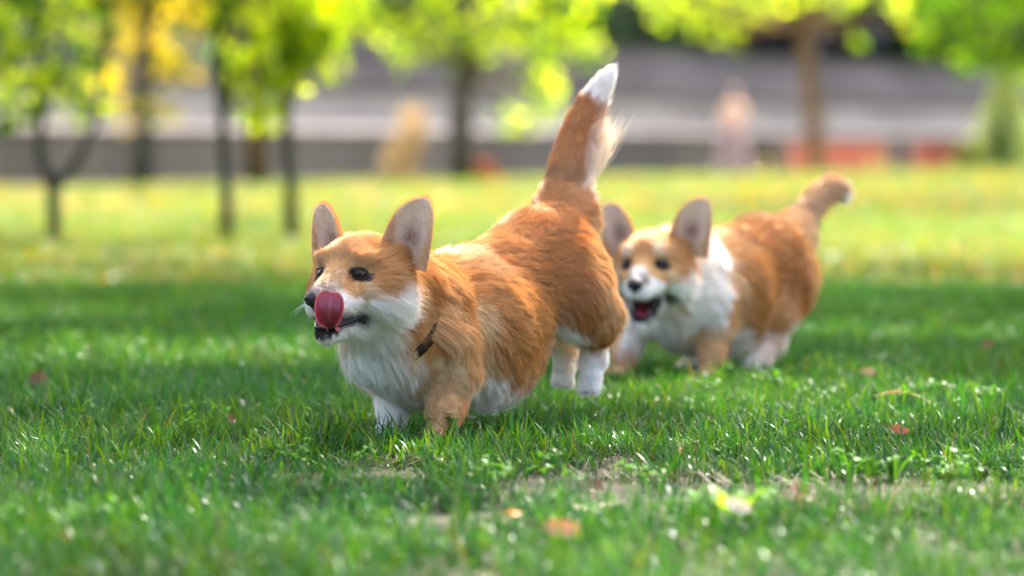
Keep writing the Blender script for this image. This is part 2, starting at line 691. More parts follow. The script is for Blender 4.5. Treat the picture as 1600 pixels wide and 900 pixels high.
    F.rc(h(0.0, 0, -0.06), h(0.03, 0, -0.075), 0.042, 0.030, 0.02)
    g = cfg['gape']
    F.rc(h(*g[0]), h(*g[1]), g[2], g[3], 0.004, True)
    v, q = F.mesh(0.0042)
    # ears joined into the same mesh
    parts_v, parts_q = [v], [q]
    ears = []
    base_n = len(v)
    off = base_n
    for s in (-1, 1):
        ev, eq, inner, up, fc, wd = ear_sheet(H, HR, s, cfg)
        ears.append((off, ev, eq, inner, up, fc, wd, s))
        parts_v.append(ev)
        parts_q.append(eq + off)
        off += len(ev)
    av, aq = np.concatenate(parts_v), np.concatenate(parts_q)

    # ---- colours
    eyes = []
    for s in (-1, 1):
        e = F.surf(h(0.01, s * 0.012, -0.018), HR @ V(1.0, s * 0.50, 0.0))
        eyes.append(e)
    mc = [F.surf(h(0.02, 0, cfg['mouth_corner'][1]), HR @ V(cfg['mouth_corner'][0], s * 1.0, 0)) for s in (-1, 1)]
    toH = lambda P: (P - H) @ HR

    hg = cfg['head_colours']
    hc_pos = np.array([(x, s * y, z) for (x, y, z), c in hg for s in (1, -1)])
    hc_col = np.array([c for _, c in hg for s in (1, -1)])
    bgc = cfg['body_colours']
    bc_pos = np.array([(x, s * y, z + (lift - 0.045 if x < -0.2 else 0)) for (x, y, z), c in bgc for s in ((1, -1) if y >= 0 and (x, y, z) not in LEFT_ONLY else (1,))])
    bc_col = np.array([c for (x, y, z), c in bgc for s in ((1, -1) if y >= 0 and (x, y, z) not in LEFT_ONLY else (1,))])
    tailp = np.array(tail)

    def tail_param(P):
        best = np.full(len(P), 9.0)
        tt = np.zeros(len(P))
        near = np.zeros_like(P)
        for i in range(len(tailp) - 1):
            a, b = tailp[i], tailp[i + 1]
            ab = b - a
            t = np.clip(((P - a) @ ab) / (ab @ ab), 0, 1)
            c = a + t[:, None] * ab
            d = np.linalg.norm(P - c, axis=1)
            m = d < best
            best[m] = d[m]
            tt[m] = (i + t[m]) / (len(tailp) - 1)
            near[m] = c[m]
        return best, tt, near

    def colour(P, jitter=1.0):
        Wp = np.stack([vnoise(P, 0.018, k) - 0.5 for k in (1, 2, 3)], 1) * 0.022 * jitter
        Ws = np.stack([vnoise(P, 0.006, k) - 0.5 for k in (4, 5, 6)], 1) * 0.006
        Q = P + Wp + Ws
        hq = toH(P + Wp * 0.35 + Ws * 0.6)
        cb = idw(Q, bc_pos, bc_col, 6)
        ch = idw(hq, hc_pos, hc_col, 7, 0.003)
        w = np.clip((hq[:, 0] + 0.055) / 0.03, 0, 1) * np.clip((hq[:, 2] + 0.135) / 0.02, 0, 1)
        c = cb * (1 - w[:, None]) + ch * w[:, None]
        # tail
        d, t, near = tail_param(Q)
        back = (P - near) @ V(-1, 0, 0)
        tw = np.clip((0.075 - d) / 0.03, 0, 1) * np.clip((t - 0.04) / 0.08, 0, 1)
        fr = (np.clip((back + 0.006) / 0.014, 0, 1) * np.clip((0.78 - t) / 0.15, 0, 1) * np.clip((t - 0.08) / 0.08, 0, 1))[:, None]
        ct = V(*cfg['tail_col']) * (1 - fr) + V(*cfg['fringe_col']) * fr
        tp = np.clip((t - cfg['tip_at'] + 0.10 * (vnoise(P, 0.012, 51) - 0.5)) / 0.07 + 0.5, 0, 1)[:, None]
        ct = ct * (1 - tp) + V(*WHITE) * tp
        spot = np.exp(-((t - cfg['spot_at']) / 0.06) ** 2) * np.clip(0.5 - back * 40, 0, 1)
        ct = ct * (1 - cfg['spot'] * spot[:, None])
        c = c * (1 - tw[:, None]) + ct * tw[:, None]
        # dark marks of the face
        for e, s in zip(eyes, (-1, 1)):
            L = toH(P) - toH(e[None])
            rim = (L[:, 0] / 0.018) ** 2 + (L[:, 1] / 0.0168) ** 2 + ((L[:, 2] + 0.25 * (L[:, 1] * s)) / 0.0115) ** 2
            k = np.clip((1.25 - rim) / 0.4, 0, 1)[:, None]
            c = c * (1 - k) + V(*BLACK) * k
            br = np.exp(-(((L - V(0.0, -s * 0.004, 0.0185)) / V(0.012, 0.006, 0.004)) ** 2).sum(1))[:, None] * cfg['brow']
            c = c * (1 - br) + V(*cfg['brow_col']) * br
        return c

    def lips(P, c):
        L = toH(P)
        a = np.abs(L[:, 1])
        z0 = cfg['lip'][0] + cfg['lip'][1] * (L[:, 0] - 0.06)
        k = np.clip(1.3 - np.abs(L[:, 2] - z0) / cfg['lip'][2], 0, 1) * (L[:, 0] > 0.050) * (L[:, 0] < 0.16)
        for m in mc:
            d = np.linalg.norm((P - m) @ HR / V(0.012, 0.014, 0.008), axis=1)
            k = np.maximum(k, np.clip(1.5 - d, 0, 1))
        k = np.clip(k, 0, 1)[:, None]
        c = c * (1 - k) + V(*BLACK) * k
        k = np.clip(1.3 - F.dist(F.p[-1], P) / 0.006, 0, 1)[:, None]
        return c * (1 - k) + V(0.035, 0.008, 0.009) * k

    col = np.ones((len(av), 3))
    col[:base_n] = lips(v, colour(v)) * 0.95
    for off_, ev, eq, inner, up, fc, wd, s in ears:
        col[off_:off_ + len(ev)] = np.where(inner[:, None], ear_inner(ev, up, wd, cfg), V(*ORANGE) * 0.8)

    # Empty at the foot, body and parts under it
    root = thing('corgi', cfg['label'], 'dog', None, tuple(O), 0)
    root.rotation_euler = (0, 0, math.atan2(fwd[1], fwd[0]))
    skin = tint_mat('dog_skin', 0.7, 0.2)
    body = link('body', np_mesh('body', av, aq, skin, col), root)

    # ---- fur guides (position, direction, length)
    g = [
        ((0.17, 0.06, 0.24), (-0.7, 0.25, -0.8), 0.034), ((0.12, 0.0, 0.315), (-1, 0, -0.2), 0.026),
        ((0.20, 0.0, 0.19), (-0.1, 0, -1), 0.042), ((0.18, 0.04, 0.15), (-0.25, 0.1, -1), 0.044),
        ((0.15, 0.0, 0.11), (-0.4, 0, -1), 0.028), ((0.10, 0.08, 0.20), (-0.7, 0.1, -0.8), 0.036),
        ((0.04, 0.10, 0.20), (-0.6, 0, -0.8), 0.026), ((0.0, 0.05, 0.30), (-1, 0.1, -0.2), 0.028),
        ((-0.04, 0.10, 0.22), (-0.9, 0, -0.5), 0.030), ((-0.15, 0.0, 0.32), (-1, 0, 0.05), 0.018),
        ((-0.12, 0.10, 0.22), (-0.85, 0, -0.5), 0.022), ((-0.20, 0.10, 0.24), (-0.9, 0, -0.4), 0.020),
        ((-0.10, 0.09, 0.13), (-0.5, 0, -0.9), 0.034), ((-0.08, 0.0, 0.04), (-0.4, 0, -0.9), 0.040),
        ((0.06, 0.02, 0.07), (-0.4, 0, -1), 0.018), ((-0.20, 0.03, 0.13), (-0.7, 0, -0.6), 0.026),
        ((-0.33, 0.0, 0.38), (-1, 0, 0.2), 0.018), ((-0.28, 0.09, 0.30), (-0.8, 0.1, -0.5), 0.020),
        ((-0.33, 0.11, 0.24), (-0.5, 0.05, -0.9), 0.020), ((-0.40, 0.06, 0.22), (-0.4, 0.1, -1), 0.030),
        ((-0.41, 0.02, 0.30), (-0.6, 0.1, -0.8), 0.030), ((-0.32, 0.10, 0.16), (-0.4, 0, -1), 0.018),
        ((0.04, 0.09, 0.12), (-0.3, 0.05, -1), 0.018), ((0.07, 0.08, 0.09), (-0.1, 0, -1), 0.011),
        ((0.06, 0.07, 0.03), (0.0, 0, -1), 0.007), ((0.00, 0.08, 0.09), (-0.5, 0, -1), 0.018),
        ((-0.38, 0.06, 0.13), (-0.2, 0, -1), 0.011), ((-0.38, 0.06, 0.08), (0.0, 0, -1), 0.008),
        ((-0.36, 0.06, 0.04), (0.0, 0, -1), 0.008),
    ]
    gp = np.array([(x, s * y, z + (lift - 0.045 if x < -0.2 else 0)) for (x, y, z), d, l in g for s in (1, -1)])
    gd = np.array([(a, s * b, c) for p, (a, b, c), l in g for s in (1, -1)])
    gl = np.array([[l] for p, d, l in g for s in (1, -1)])

    def frame(P, Nn):
        d = idw(P, gp, gd, 4)
        L = idw(P, gp, gl, 4)[:, 0]
        hq = toH(P)
        away = hq - V(0.128, 0, -0.042)
        away = away / np.linalg.norm(away, axis=1, keepdims=True)
        away[:, 2] -= 0.35 * np.clip(-hq[:, 2] * 12, 0, 1)
        hd = away @ HR.T
        dist = np.linalg.norm(hq - V(0.135, 0, -0.06), axis=1)
        hl = 0.0080 + 0.030 * np.clip((dist - 0.075) / 0.08, 0, 1) ** 1.3
        hl += 0.016 * np.clip((-hq[:, 2] - 0.03) / 0.05, 0, 1) * np.clip((dist - 0.09) / 0.04, 0, 1)
        hl = np.where(hq[:, 2] > 0.012, np.minimum(hl, 0.011), hl)
        w = np.clip((hq[:, 0] + 0.075) / 0.05, 0, 1) * np.clip((hq[:, 2] + 0.15) / 0.03, 0, 1)
        d = d * (1 - w[:, None]) + hd * w[:, None]
        L = L * (1 - w) + hl * w
        lay = 0.30 + 0.0 * w
        td, tt, near = tail_param(P)
        tang = np.stack([np.interp(tt, np.linspace(0, 1, len(tailp)), np.gradient(tailp[:, m])) for m in range(3)], 1)
        tang = unit(tang)
        radial = unit(P - near)
        back = np.clip(radial @ V(-1, 0, -0.1) * 0.8 + 0.3, 0, 1)
        tw = np.clip((trad_at(tt) + 0.014 - td) / 0.01, 0, 1) * np.clip((tt - 0.03) / 0.06, 0, 1)
        tl = cfg['tail_fur'] * (1 - 0.45 * tt ** 2) + cfg['fringe'] * back * np.exp(-((tt - 0.36) / 0.27) ** 2)
        d = d * (1 - tw[:, None]) + (tang + 0.25 * radial + 1.25 * back[:, None] * radial) * tw[:, None]
        L = L * (1 - tw) + tl * tw
        return d, L, w, tw, back

    def trad_at(t):
        return np.interp(t, np.linspace(0, 1, len(trad)), trad)

    seen = cfg['clumps']

    def dens(c):
        hq = toH(c)
        w = np.clip((hq[:, 0] + 0.05) / 0.04, 0, 1) * np.clip((hq[:, 2] + 0.13) / 0.02, 0, 1)
        return 1 + 6.5 * w

    CP, tri, bar = sample_surface(v, q, dens, seen, r)
    VN = F.grad(v)
    CN = unit((VN[tri] * bar[..., None]).sum(1))
    keep = np.ones(len(CP), bool)
    for e in eyes:
        keep &= np.linalg.norm((CP - e) @ HR / V(1, 1.15, 0.8), axis=1) > 0.0132
    nose_c = V(*h(*cfg['nose']))
    keep &= np.linalg.norm((CP - nose_c) @ HR / V(1, 1.1, 1.0), axis=1) > 0.0155
    for b in cfg['bare']:
        keep &= np.linalg.norm(CP - V(*b[:3]), axis=1) > b[3]
    # bare mouth
    gq = F.p[-1]
    keep &= F.dist(gq, CP) > 0.0015
    CP, CN = CP[keep], CN[keep]
    d, L, hw, tw, backw = frame(CP, CN)
    flow = np.stack([vnoise(CP, 0.034, k) - 0.5 for k in (11, 12, 13)], 1) * (1 - 0.7 * tw[:, None])
    lock = vnoise(CP, 0.016, 21)
    L = L * (0.78 + 0.45 * lock * (1 - 0.6 * hw) + 0.10 * hw)
    for e in eyes:
        de = np.linalg.norm(CP - e, axis=1)
        L = L * np.clip((de - 0.006) / 0.020, 0.30, 1)
    d = unit(d) + flow * (0.75 * (1 - 0.6 * hw))[:, None]
    d = d - (d * CN).sum(1, keepdims=True) * CN
    d = unit(d)
    hqz = np.clip(hw, 0, 1)
    per = 18
    n = len(CP)
    cr = 0.0050 * (1 - 0.55 * hqz)
    t1 = unit(np.cross(CN, V(0.31, 0.2, 0.93)))
    t2 = np.cross(CN, t1)
    ang = r.random((n, per)) * 2 * pi
    rad = np.sqrt(r.random((n, per))) * cr[:, None]
    offv = (np.cos(ang) * rad)[..., None] * t1[:, None] + (np.sin(ang) * rad)[..., None] * t2[:, None]
    root_p = CP[:, None] + offv - CN[:, None] * 0.0008
    Lc = L * (0.75 + 0.45 * r.random(n))
    Ls = Lc[:, None] * (0.80 + 0.3 * r.random((n, per)) + 0.5 * (r.random((n, per)) > 0.95))
    lift_n = (0.26 - 0.04 * hqz + 0.26 * lock * (1 - hqz) + 0.25 * (r.random(n) ** 3))
    lift_n = lift_n * np.where(tw > 0.5, 1.1, 1.0) + 1.3 * tw * backw
    d0 = unit(d[:, None] + CN[:, None] * (lift_n[:, None] * (0.9 + 0.35 * r.random((n, per))))[..., None] + 0.07 * r.normal(size=(n, per, 3)))
    d1 = unit(d[:, None] * 1.0 - CN[:, None] * 0.10 + flow[:, None] * 0.6 + V(0, 0, -0.10) + 0.12 * r.normal(size=(n, per, 3)))
    d1 = d1 - 0.28 * offv / np.maximum(Ls, 0.004)[..., None]
    cc = lips(CP, colour(CP))
    shade = (0.92 + 0.16 * r.random(n))[:, None, None] * (0.90 + 0.20 * r.random((n, per)))[..., None]
    warm = (0.90 + 0.20 * vnoise(CP, 0.011, 41))[:, None, None] * (0.90 + 0.20 * vnoise(CP, 0.045, 43))[:, None, None]
    calm = 1 - 0.85 * cc.min(1)[:, None, None]
    cs = np.clip(cc[:, None] * (shade * warm) ** calm, 0, 0.97)
    rr = (cfg['hair_r'] * (1 - 0.35 * hqz))[:, None] * np.ones((1, per))
    sel = lambda A: A.reshape(-1, *A.shape[2:])
    A = [sel(root_p), sel(d0), sel(d1), sel(Ls), sel(cs), sel(rr)]
    # ears: back, edge and inner hair
    for off_, ev, eq, inner, up, fc, wd, s in ears:
        en = vert_normals(ev, eq)
        for side_in, cnt in ((True, int(cfg['ear_hairs'] * 1.2)), (False, cfg['ear_hairs'])):
            fq = eq[(inner[eq].sum(1) >= (3 if side_in else 0)) & (inner[eq].sum(1) <= (4 if side_in else 2))]
            P, tr, ba = sample_surface(ev, fq, lambda c: np.ones(len(c)), cnt, r)
            Nn = unit((en[tr] * ba[..., None]).sum(1))
            edge = np.clip((np.abs((P - (ev[:1] * 0 + ev.mean(0))) @ wd) - cfg['ear_w'] * 0.62) / 0.01, 0, 1)
            hgt = ((P - ev[0]) @ up) / cfg['ear_len']
            m = len(P)
            if side_in:
                # pale hairs growing from the rims towards the middle and up
                mid = -np.sign((P - ev.mean(0)) @ wd)[:, None] * wd
                dd = unit(up * 1.0 + mid * 0.5 + Nn * 0.35 + 0.28 * r.normal(size=(m, 3)))
                ln = (0.006 + 0.014 * np.clip(0.55 - hgt, 0, 1) * r.random(m) + 0.004 * edge)
                cr_ = np.where(r.random((m, 1)) < 0.10, V(0.62, 0.40, 0.26), V(0.94, 0.76, 0.54))
                low = np.clip(0.50 - hgt, 0, 1)
                ln = ln + 0.016 * low * (r.random(m) < 0.5)
                k = (edge > 0.6)[:, None] * (r.random((m, 1)) < 0.6)
                cr_ = np.where(k, V(*GOLD), cr_)
                hole = np.exp(-((hgt - 0.42) / 0.16) ** 2) * (1 - edge)
                use = (r.random(m) < (0.55 + 0.45 * edge) * (1 - 0.75 * hole))
            else:
                dd = unit(up * 1.0 + Nn * 0.30 + 0.10 * r.normal(size=(m, 3)))
                ln = np.full(m, 0.0065)
                cr_ = np.tile(V(*ORANGE), (m, 1)) * (0.8 + 0.4 * r.random((m, 1)))
                use = np.ones(m, bool)
            A[0] = np.concatenate([A[0], P[use]])
            A[1] = np.concatenate([A[1], dd[use]])
            A[2] = np.concatenate([A[2], unit(dd + 0.2 * up)[use]])
            A[3] = np.concatenate([A[3], ln[use]])
            A[4] = np.concatenate([A[4], np.clip(cr_, 0, 0.9)[use]])
            A[5] = np.concatenate([A[5], np.full(use.sum(), cfg['hair_r'] * 0.55)])
    strands('fur', A[0], A[1], A[2], A[3], A[4], body, A[5])

    # ---- collar: a strap round the base of the neck, sunk in the coat
    cc0, cn = V(*cfg['collar'][0]), unit(V(*cfg['collar'][1]))
    ca = unit(np.cross(cn, V(0, 1, 0)))
    cb = np.cross(cn, ca)
    ring, rdir = [], []
    for t in np.linspace(0, 2 * pi, 73)[:-1]:
        dd = cos(t) * ca + sin(t) * cb
        pt_ = F.surf(cc0, dd)
        ring.append(pt_ + dd * (-0.006 + (0.018 * math.exp(-(np.linalg.norm(pt_ - V(*cfg['bare'][0][:3])) / 0.030) ** 2) if cfg['bare'] else 0)))
        rdir.append(dd)
    ring = np.array(ring)
    for _ in range(4):
        ring = (np.roll(ring, 1, 0) + 2 * ring + np.roll(ring, -1, 0)) / 4
    rdir = np.array(rdir)
    prof = [(-0.009, 0.0), (0.009, 0.0), (0.009, 0.0026), (-0.009, 0.0026)]
    cv = np.concatenate([ring + cn * a_ + rdir * b_ for a_, b_ in prof])
    nr_ = len(ring)
    cq = [(p_ * nr_ + i, p_ * nr_ + (i + 1) % nr_, ((p_ + 1) % 4) * nr_ + (i + 1) % nr_, ((p_ + 1) % 4) * nr_ + i) for p_ in range(4) for i in range(nr_)]
    link('collar', np_mesh('collar', cv, np.array(cq), tint_mat('collar_leather', 0.6, 0.4, bump=0.6, bscale=250), V(*cfg['collar'][2])), root)

    # ---- eyes
    eye_m = tint_mat('eye', 0.06, 0.38)
    look = unit(HR @ V(1.0, cfg['look'], 0.02))
    for e, s in zip(eyes, (-1, 1)):
        out = unit(HR @ V(1.0, s * 0.50, 0.0))
        ec = e - out * 0.0080
        rad_e = 0.0125
        th = np.linspace(0, pi, 21)
        ph = np.linspace(0, 2 * pi, 33)[:-1]
        ax = unit(look * 0.6 + out * 0.5)
        a1 = unit(np.cross(ax, V(0, 0, 1)))
        a2 = np.cross(ax, a1)
        P, C = [], []
        for t in th:
            for f in ph:
                bulge = 1.0 + 0.08 * max(0, cos(t) - 0.75) / 0.25
                P.append(ec + rad_e * bulge * (cos(t) * ax + sin(t) * (cos(f) * a1 + sin(f) * a2)))
                C.append((0.002, 0.002, 0.002) if t < 0.36 else (0.060, 0.034, 0.010) if t < 0.66 else (0.006, 0.005, 0.004))
        n2 = len(ph)
        qs = [(i * n2 + j, i * n2 + (j + 1) % n2, (i + 1) * n2 + (j + 1) % n2, (i + 1) * n2 + j) for i in range(20) for j in range(n2)]
        link('eye', np_mesh('eye', np.array(P), np.array(qs), eye_m, np.array(C)), root)
        # lids: a black leathery almond rim hugging the ball
        sp = Soup()
        la = unit(HR @ V(-0.45, s * 1.0, 0.16))
        lb = unit(np.cross(out, la))
        for sg in (-1, 1):
            ts = np.linspace(0, pi, 13)
            pts = [ec + out * (0.0080 + 0.0012 * sin(t)) + la * 0.0140 * cos(t) + sg * lb * 0.0086 * sin(t) for t in ts]
            sp.tube(pts, [0.0007 + 0.0013 * sin(t) for t in ts], 6, BLACK)
        link('eyelid', sp.mesh('eyelid', tint_mat('eyelid', 0.35, 0.5)), root)

    # ---- nose
    nf = Form()
    nf.el((0, 0, 0.0), (0.0125, 0.0150, 0.0118), None, 0.004)
    nf.el((-0.006, 0, 0.006), (0.011, 0.012, 0.008), None, 0.006)
    nf.rc((0.002, 0, -0.008), (-0.004, 0, -0.019), 0.006, 0.004, 0.006)
    for s in (-1, 1):
        nf.el((0.004, s * 0.0085, -0.001), (0.008, 0.0075, 0.0085), None, 0.003)
        nf.rc((0.0135, s * 0.0070, -0.001), (0.006, s * 0.0135, -0.004), 0.0026, 0.0020, 0.0015, True)
    nf.rc((0.0145, 0, 0.003), (0.009, 0, -0.016), 0.0007, 0.0007, 0.0015, True)
    nv_, nq_ = nf.mesh(0.0011)
    nv_ = nose_c + nv_ @ HR.T
    nose = link('nose', np_mesh('nose', nv_, nq_, tint_mat('nose_leather', 0.42, 0.4, coat=0.05, bump=0.5, bscale=900), V(0.014, 0.013, 0.015)), root)

    # ---- lower lip rim
    sp = Soup()
    jl = cfg['lower_lip']
    pts = [(x, -y, z) for x, y, z in reversed(jl) if y > 0] + [(x, y, z) for x, y, z in jl]
    pp = np.array([h(*p) for p in pts])
    tt = np.linspace(0, 1, 41)
    ti = np.linspace(0, 1, len(pp))
    sm = np.stack([np.interp(tt, ti, pp[:, m]) for m in range(3)], 1)
    for _ in range(3):
        sm[1:-1] = (sm[:-2] + 2 * sm[1:-1] + sm[2:]) / 4
    sp.tube(sm, 0.0046 - 0.0030 * np.abs(2 * tt - 1) ** 2, 8, BLACK)
    link('lower_lip', sp.mesh('lower_lip', tint_mat('lip', 0.35, 0.4, coat=0.1)), root)

    # ---- tongue
    tg = cfg['tongue']
    sp = Soup()
    P0 = np.array([h(*p[:3]) for p in tg['line']])
    Wd = np.array([p[3] for p in tg['line']])
    Cu = np.array([p[4] for p in tg['line']])
    nt_, nu_ = 44, 23
    Rt, wb = tg['r'], tg['neck']
    fine = np.linspace(0, 1, 400)
    si = np.linspace(0, 1, len(P0))
    Cf = np.stack([np.interp(fine, si, P0[:, m]) for m in range(3)], 1)
    for _ in range(900):
        Cf[1:-1] = (Cf[:-2] + 2 * Cf[1:-1] + Cf[2:]) / 4
    arc = np.concatenate([[0], np.cumsum(np.linalg.norm(np.diff(Cf, axis=0), axis=1))])
    cx_ = arc[-1] - Rt
    xs_ = np.concatenate([np.linspace(0, cx_, 24, endpoint=False), cx_ + Rt * np.sin(np.linspace(0, pi / 2 * 0.985, 20))])
    C_ = np.stack([np.interp(xs_, arc, Cf[:, m]) for m in range(3)], 1)
    s_ = xs_ / arc[-1]
    W_ = np.sqrt(np.maximum(Rt ** 2 - (xs_ - cx_) ** 2, 1e-9))
    W_ = np.where(xs_ < cx_, np.maximum(W_, wb), W_)
    K_ = np.interp(s_, si, Cu)
    T_ = unit(np.gradient(C_, axis=0))
    sd = unit(HR @ V(*tg['side']))
    uu = np.linspace(-1, 1, nu_)
    grid, gc = [], []
    for lay in (0, 1):
        for k in range(nt_):
            nn = unit(np.cross(T_[k], sd))
            sdk = unit(np.cross(nn, T_[k]))
            for u in uu:
                curl = K_[k]
                roll = max(0, abs(u) - 0.55) / 0.45
                depth = -curl * (u * u) * W_[k] - curl * 0.9 * roll ** 2 * W_[k] + 0.0016 * math.exp(-(u / 0.12) ** 2)
                thick = 0.0019 * math.sqrt(max(0.02, 1 - u ** 4)) * (1 if k < nt_ - 3 else 0.6)
                p = C_[k] + sdk * W_[k] * u * (1 - 0.18 * roll * curl * 3) + nn * (-depth if tg['flip'] else depth)
                p = p + nn * (thick if lay == 0 else -thick)
                grid.append(p)
                vein = 0.10 * math.sin(u * 34 + 3 * math.sin(k * 0.7)) * (abs(u) > 0.15)
                mid = math.exp(-(u / 0.06) ** 2) * (s_[k] < 0.92)
                rimk = min(1, max(0, (abs(u) - 0.80) / 0.10) + max(0, (xs_[k] - cx_) / Rt - 0.88) / 0.08)
                base = V(0.29, 0.022, 0.042) * (1 + 2.2 * vein) * (0.35 + 0.75 * s_[k])
                cc_ = base * (1 - 0.5 * mid) + V(0.50, 0.16, 0.16) * 0.5 * mid
                cc_ = cc_ * (1 - rimk) + V(0.62, 0.13, 0.15) * rimk  # pink rim, with the highlight of its curled edge painted in
                gc.append(cc_)
    m = nt_ * nu_
    qs = []
    for lay in (0, 1):
        for k in range(nt_ - 1):
            for j in range(nu_ - 1):
                a = lay * m + k * nu_ + j
                f = (a, a + 1, a + nu_ + 1, a + nu_)
                qs.append(f if lay else f[::-1])
    for k in range(nt_ - 1):
        for j in (0, nu_ - 1):
            a = k * nu_ + j
            f = (a, a + nu_, a + nu_ + m, a + m)
            qs.append(f[::-1] if j else f)
    for j in range(nu_ - 1):
        a = (nt_ - 1) * nu_ + j
        qs.append((a, a + 1, a + 1 + m, a + m))
    sp.add(np.array(grid), qs, None, np.array(gc))
    link('tongue', sp.mesh('tongue', tint_mat('tongue', 0.34, 0.5, coat=0.35, sss=0.15, bump=0.35, bscale=500)), root)

    # ---- whiskers
    wr, w0, w1, wl = [], [], [], []
    for s in (-1, 1):
        for i in range(cfg['whiskers']):
            o_ = F.surf(h(0.085, 0, -0.056 - 0.004 * (i % 3)), HR @ V(0.45 + 0.3 * (i % 4) / 3, s * 1.0, -0.2 + 0.15 * (i % 3)))
            dr = unit(HR @ V(0.35 - 0.1 * (i % 4), s * 0.9, -0.25 - 0.3 * r.random()))
            wr.append(o_)
            w0.append(dr)
            w1.append(unit(dr + HR @ V(-0.5, 0, -0.5)))
            wl.append(0.028 + 0.02 * r.random())
    strands('whisker', np.array(wr), np.array(w0), np.array(w1), np.array(wl), np.full((len(wr), 3), 0.75), body, 0.00016)
    return root, F, M, O, h


TAN = (0.74, 0.455, 0.205)
FLANK = (0.57, 0.270, 0.075)
LEFT_ONLY = {(0.08, 0.085, 0.06), (0.085, 0.08, 0.03), (0.05, 0.10, 0.05)}
CORGI_BODY = [
    # neck and ruff
    ((0.17, 0.055, 0.25), ORANGE), ((0.12, 0.0, 0.30), ORANGE), ((0.145, 0.080, 0.235), GOLD), ((0.135, 0.088, 0.19), TAN), ((0.155, 0.080, 0.20), ORANGE),
    ((0.105, 0.10, 0.255), RUST), ((0.095, 0.10, 0.21), TAN), ((0.125, 0.095, 0.165), GOLD), ((0.07, 0.09, 0.27), GOLD), ((0.10, 0.105, 0.145), RUST),
    ((0.215, 0.0, 0.20), WHITE), ((0.20, 0.03, 0.15), WHITE), ((0.17, 0.0, 0.10), WHITE), ((0.13, 0.0, 0.07), WHITE),
    ((0.19, 0.055, 0.19), WHITE), ((0.165, 0.065, 0.14), WHITE), ((0.145, 0.080, 0.150), CREAM), ((0.135, 0.070, 0.105), WHITE),
    # shoulder and foreleg
    ((0.078, 0.105, 0.22), TAN), ((0.072, 0.11, 0.175), TAN), ((0.07, 0.11, 0.135), CREAM), ((0.085, 0.105, 0.10), TAN), ((0.03, 0.115, 0.13), GOLD),
    ((0.048, 0.115, 0.235), RUST), ((0.035, 0.12, 0.18), GOLD), ((0.0, 0.08, 0.27), ORANGE), ((0.0, 0.0, 0.30), ORANGE),
    ((0.012, 0.12, 0.245), TAN), ((0.006, 0.125, 0.20), CREAM), ((0.002, 0.125, 0.15), TAN), ((-0.01, 0.115, 0.11), CREAM), ((-0.035, 0.12, 0.235), ORANGE), ((-0.04, 0.13, 0.19), FLANK), ((-0.045, 0.13, 0.15), FLANK),
    ((0.01, 0.09, 0.09), CREAM), ((0.08, 0.085, 0.06), TAN), ((0.085, 0.08, 0.03), TAN), ((0.05, 0.10, 0.05), GOLD), ((0.08, -0.05, 0.05), WHITE),
    # back and flank
    ((-0.06, 0.0, 0.31), CREAM), ((-0.075, 0.06, 0.29), TAN), ((-0.15, 0.0, 0.31), ORANGE), ((-0.08, 0.11, 0.25), ORANGE), ((-0.09, 0.13, 0.20), FLANK),
    ((-0.09, 0.13, 0.15), FLANK), ((-0.16, 0.12, 0.22), FLANK), ((-0.14, 0.06, 0.31), RUST), ((-0.15, 0.125, 0.16), ORANGE), ((-0.19, 0.10, 0.13), GOLD),
    ((-0.21, 0.09, 0.27), RUST), ((-0.20, 0.11, 0.21), ORANGE), ((-0.15, 0.11, 0.11), TAN),
    # belly
    ((-0.12, 0.09, 0.075), WHITE), ((-0.04, 0.09, 0.080), WHITE), ((-0.06, 0.0, 0.03), WHITE), ((-0.16, 0.0, 0.08), WHITE), ((0.02, 0.03, 0.05), WHITE),
    # rump and thigh
    ((-0.25, 0.0, 0.36), RUST), ((-0.33, 0.0, 0.39), RUST), ((-0.28, 0.07, 0.34), RUST), ((-0.27, 0.11, 0.26), RUST), ((-0.285, 0.12, 0.20), RUST),
    ((-0.325, 0.11, 0.29), GOLD), ((-0.325, 0.118, 0.245), TAN), ((-0.345, 0.115, 0.22), TAN), ((-0.38, 0.095, 0.225), CREAM), ((-0.35, 0.10, 0.145), RUST), ((-0.37, 0.09, 0.155), RUST), ((-0.37, 0.09, 0.26), TAN), ((-0.37, 0.10, 0.20), CREAM),
    ((-0.40, 0.06, 0.29), CREAM), ((-0.41, 0.03, 0.24), WHITE), ((-0.40, 0.04, 0.18), CREAM), ((-0.33, 0.12, 0.165), ORANGE), ((-0.36, 0.105, 0.165), RUST),
    ((-0.275, 0.09, 0.150), WHITE), ((-0.385, 0.06, 0.125), WHITE), ((-0.38, 0.07, 0.105), WHITE), ((-0.38, 0.07, 0.07), WHITE),
    ((-0.42, 0.05, 0.12), WHITE), ((-0.34, 0.03, 0.13), WHITE), ((-0.27, 0.04, 0.14), WHITE),
]
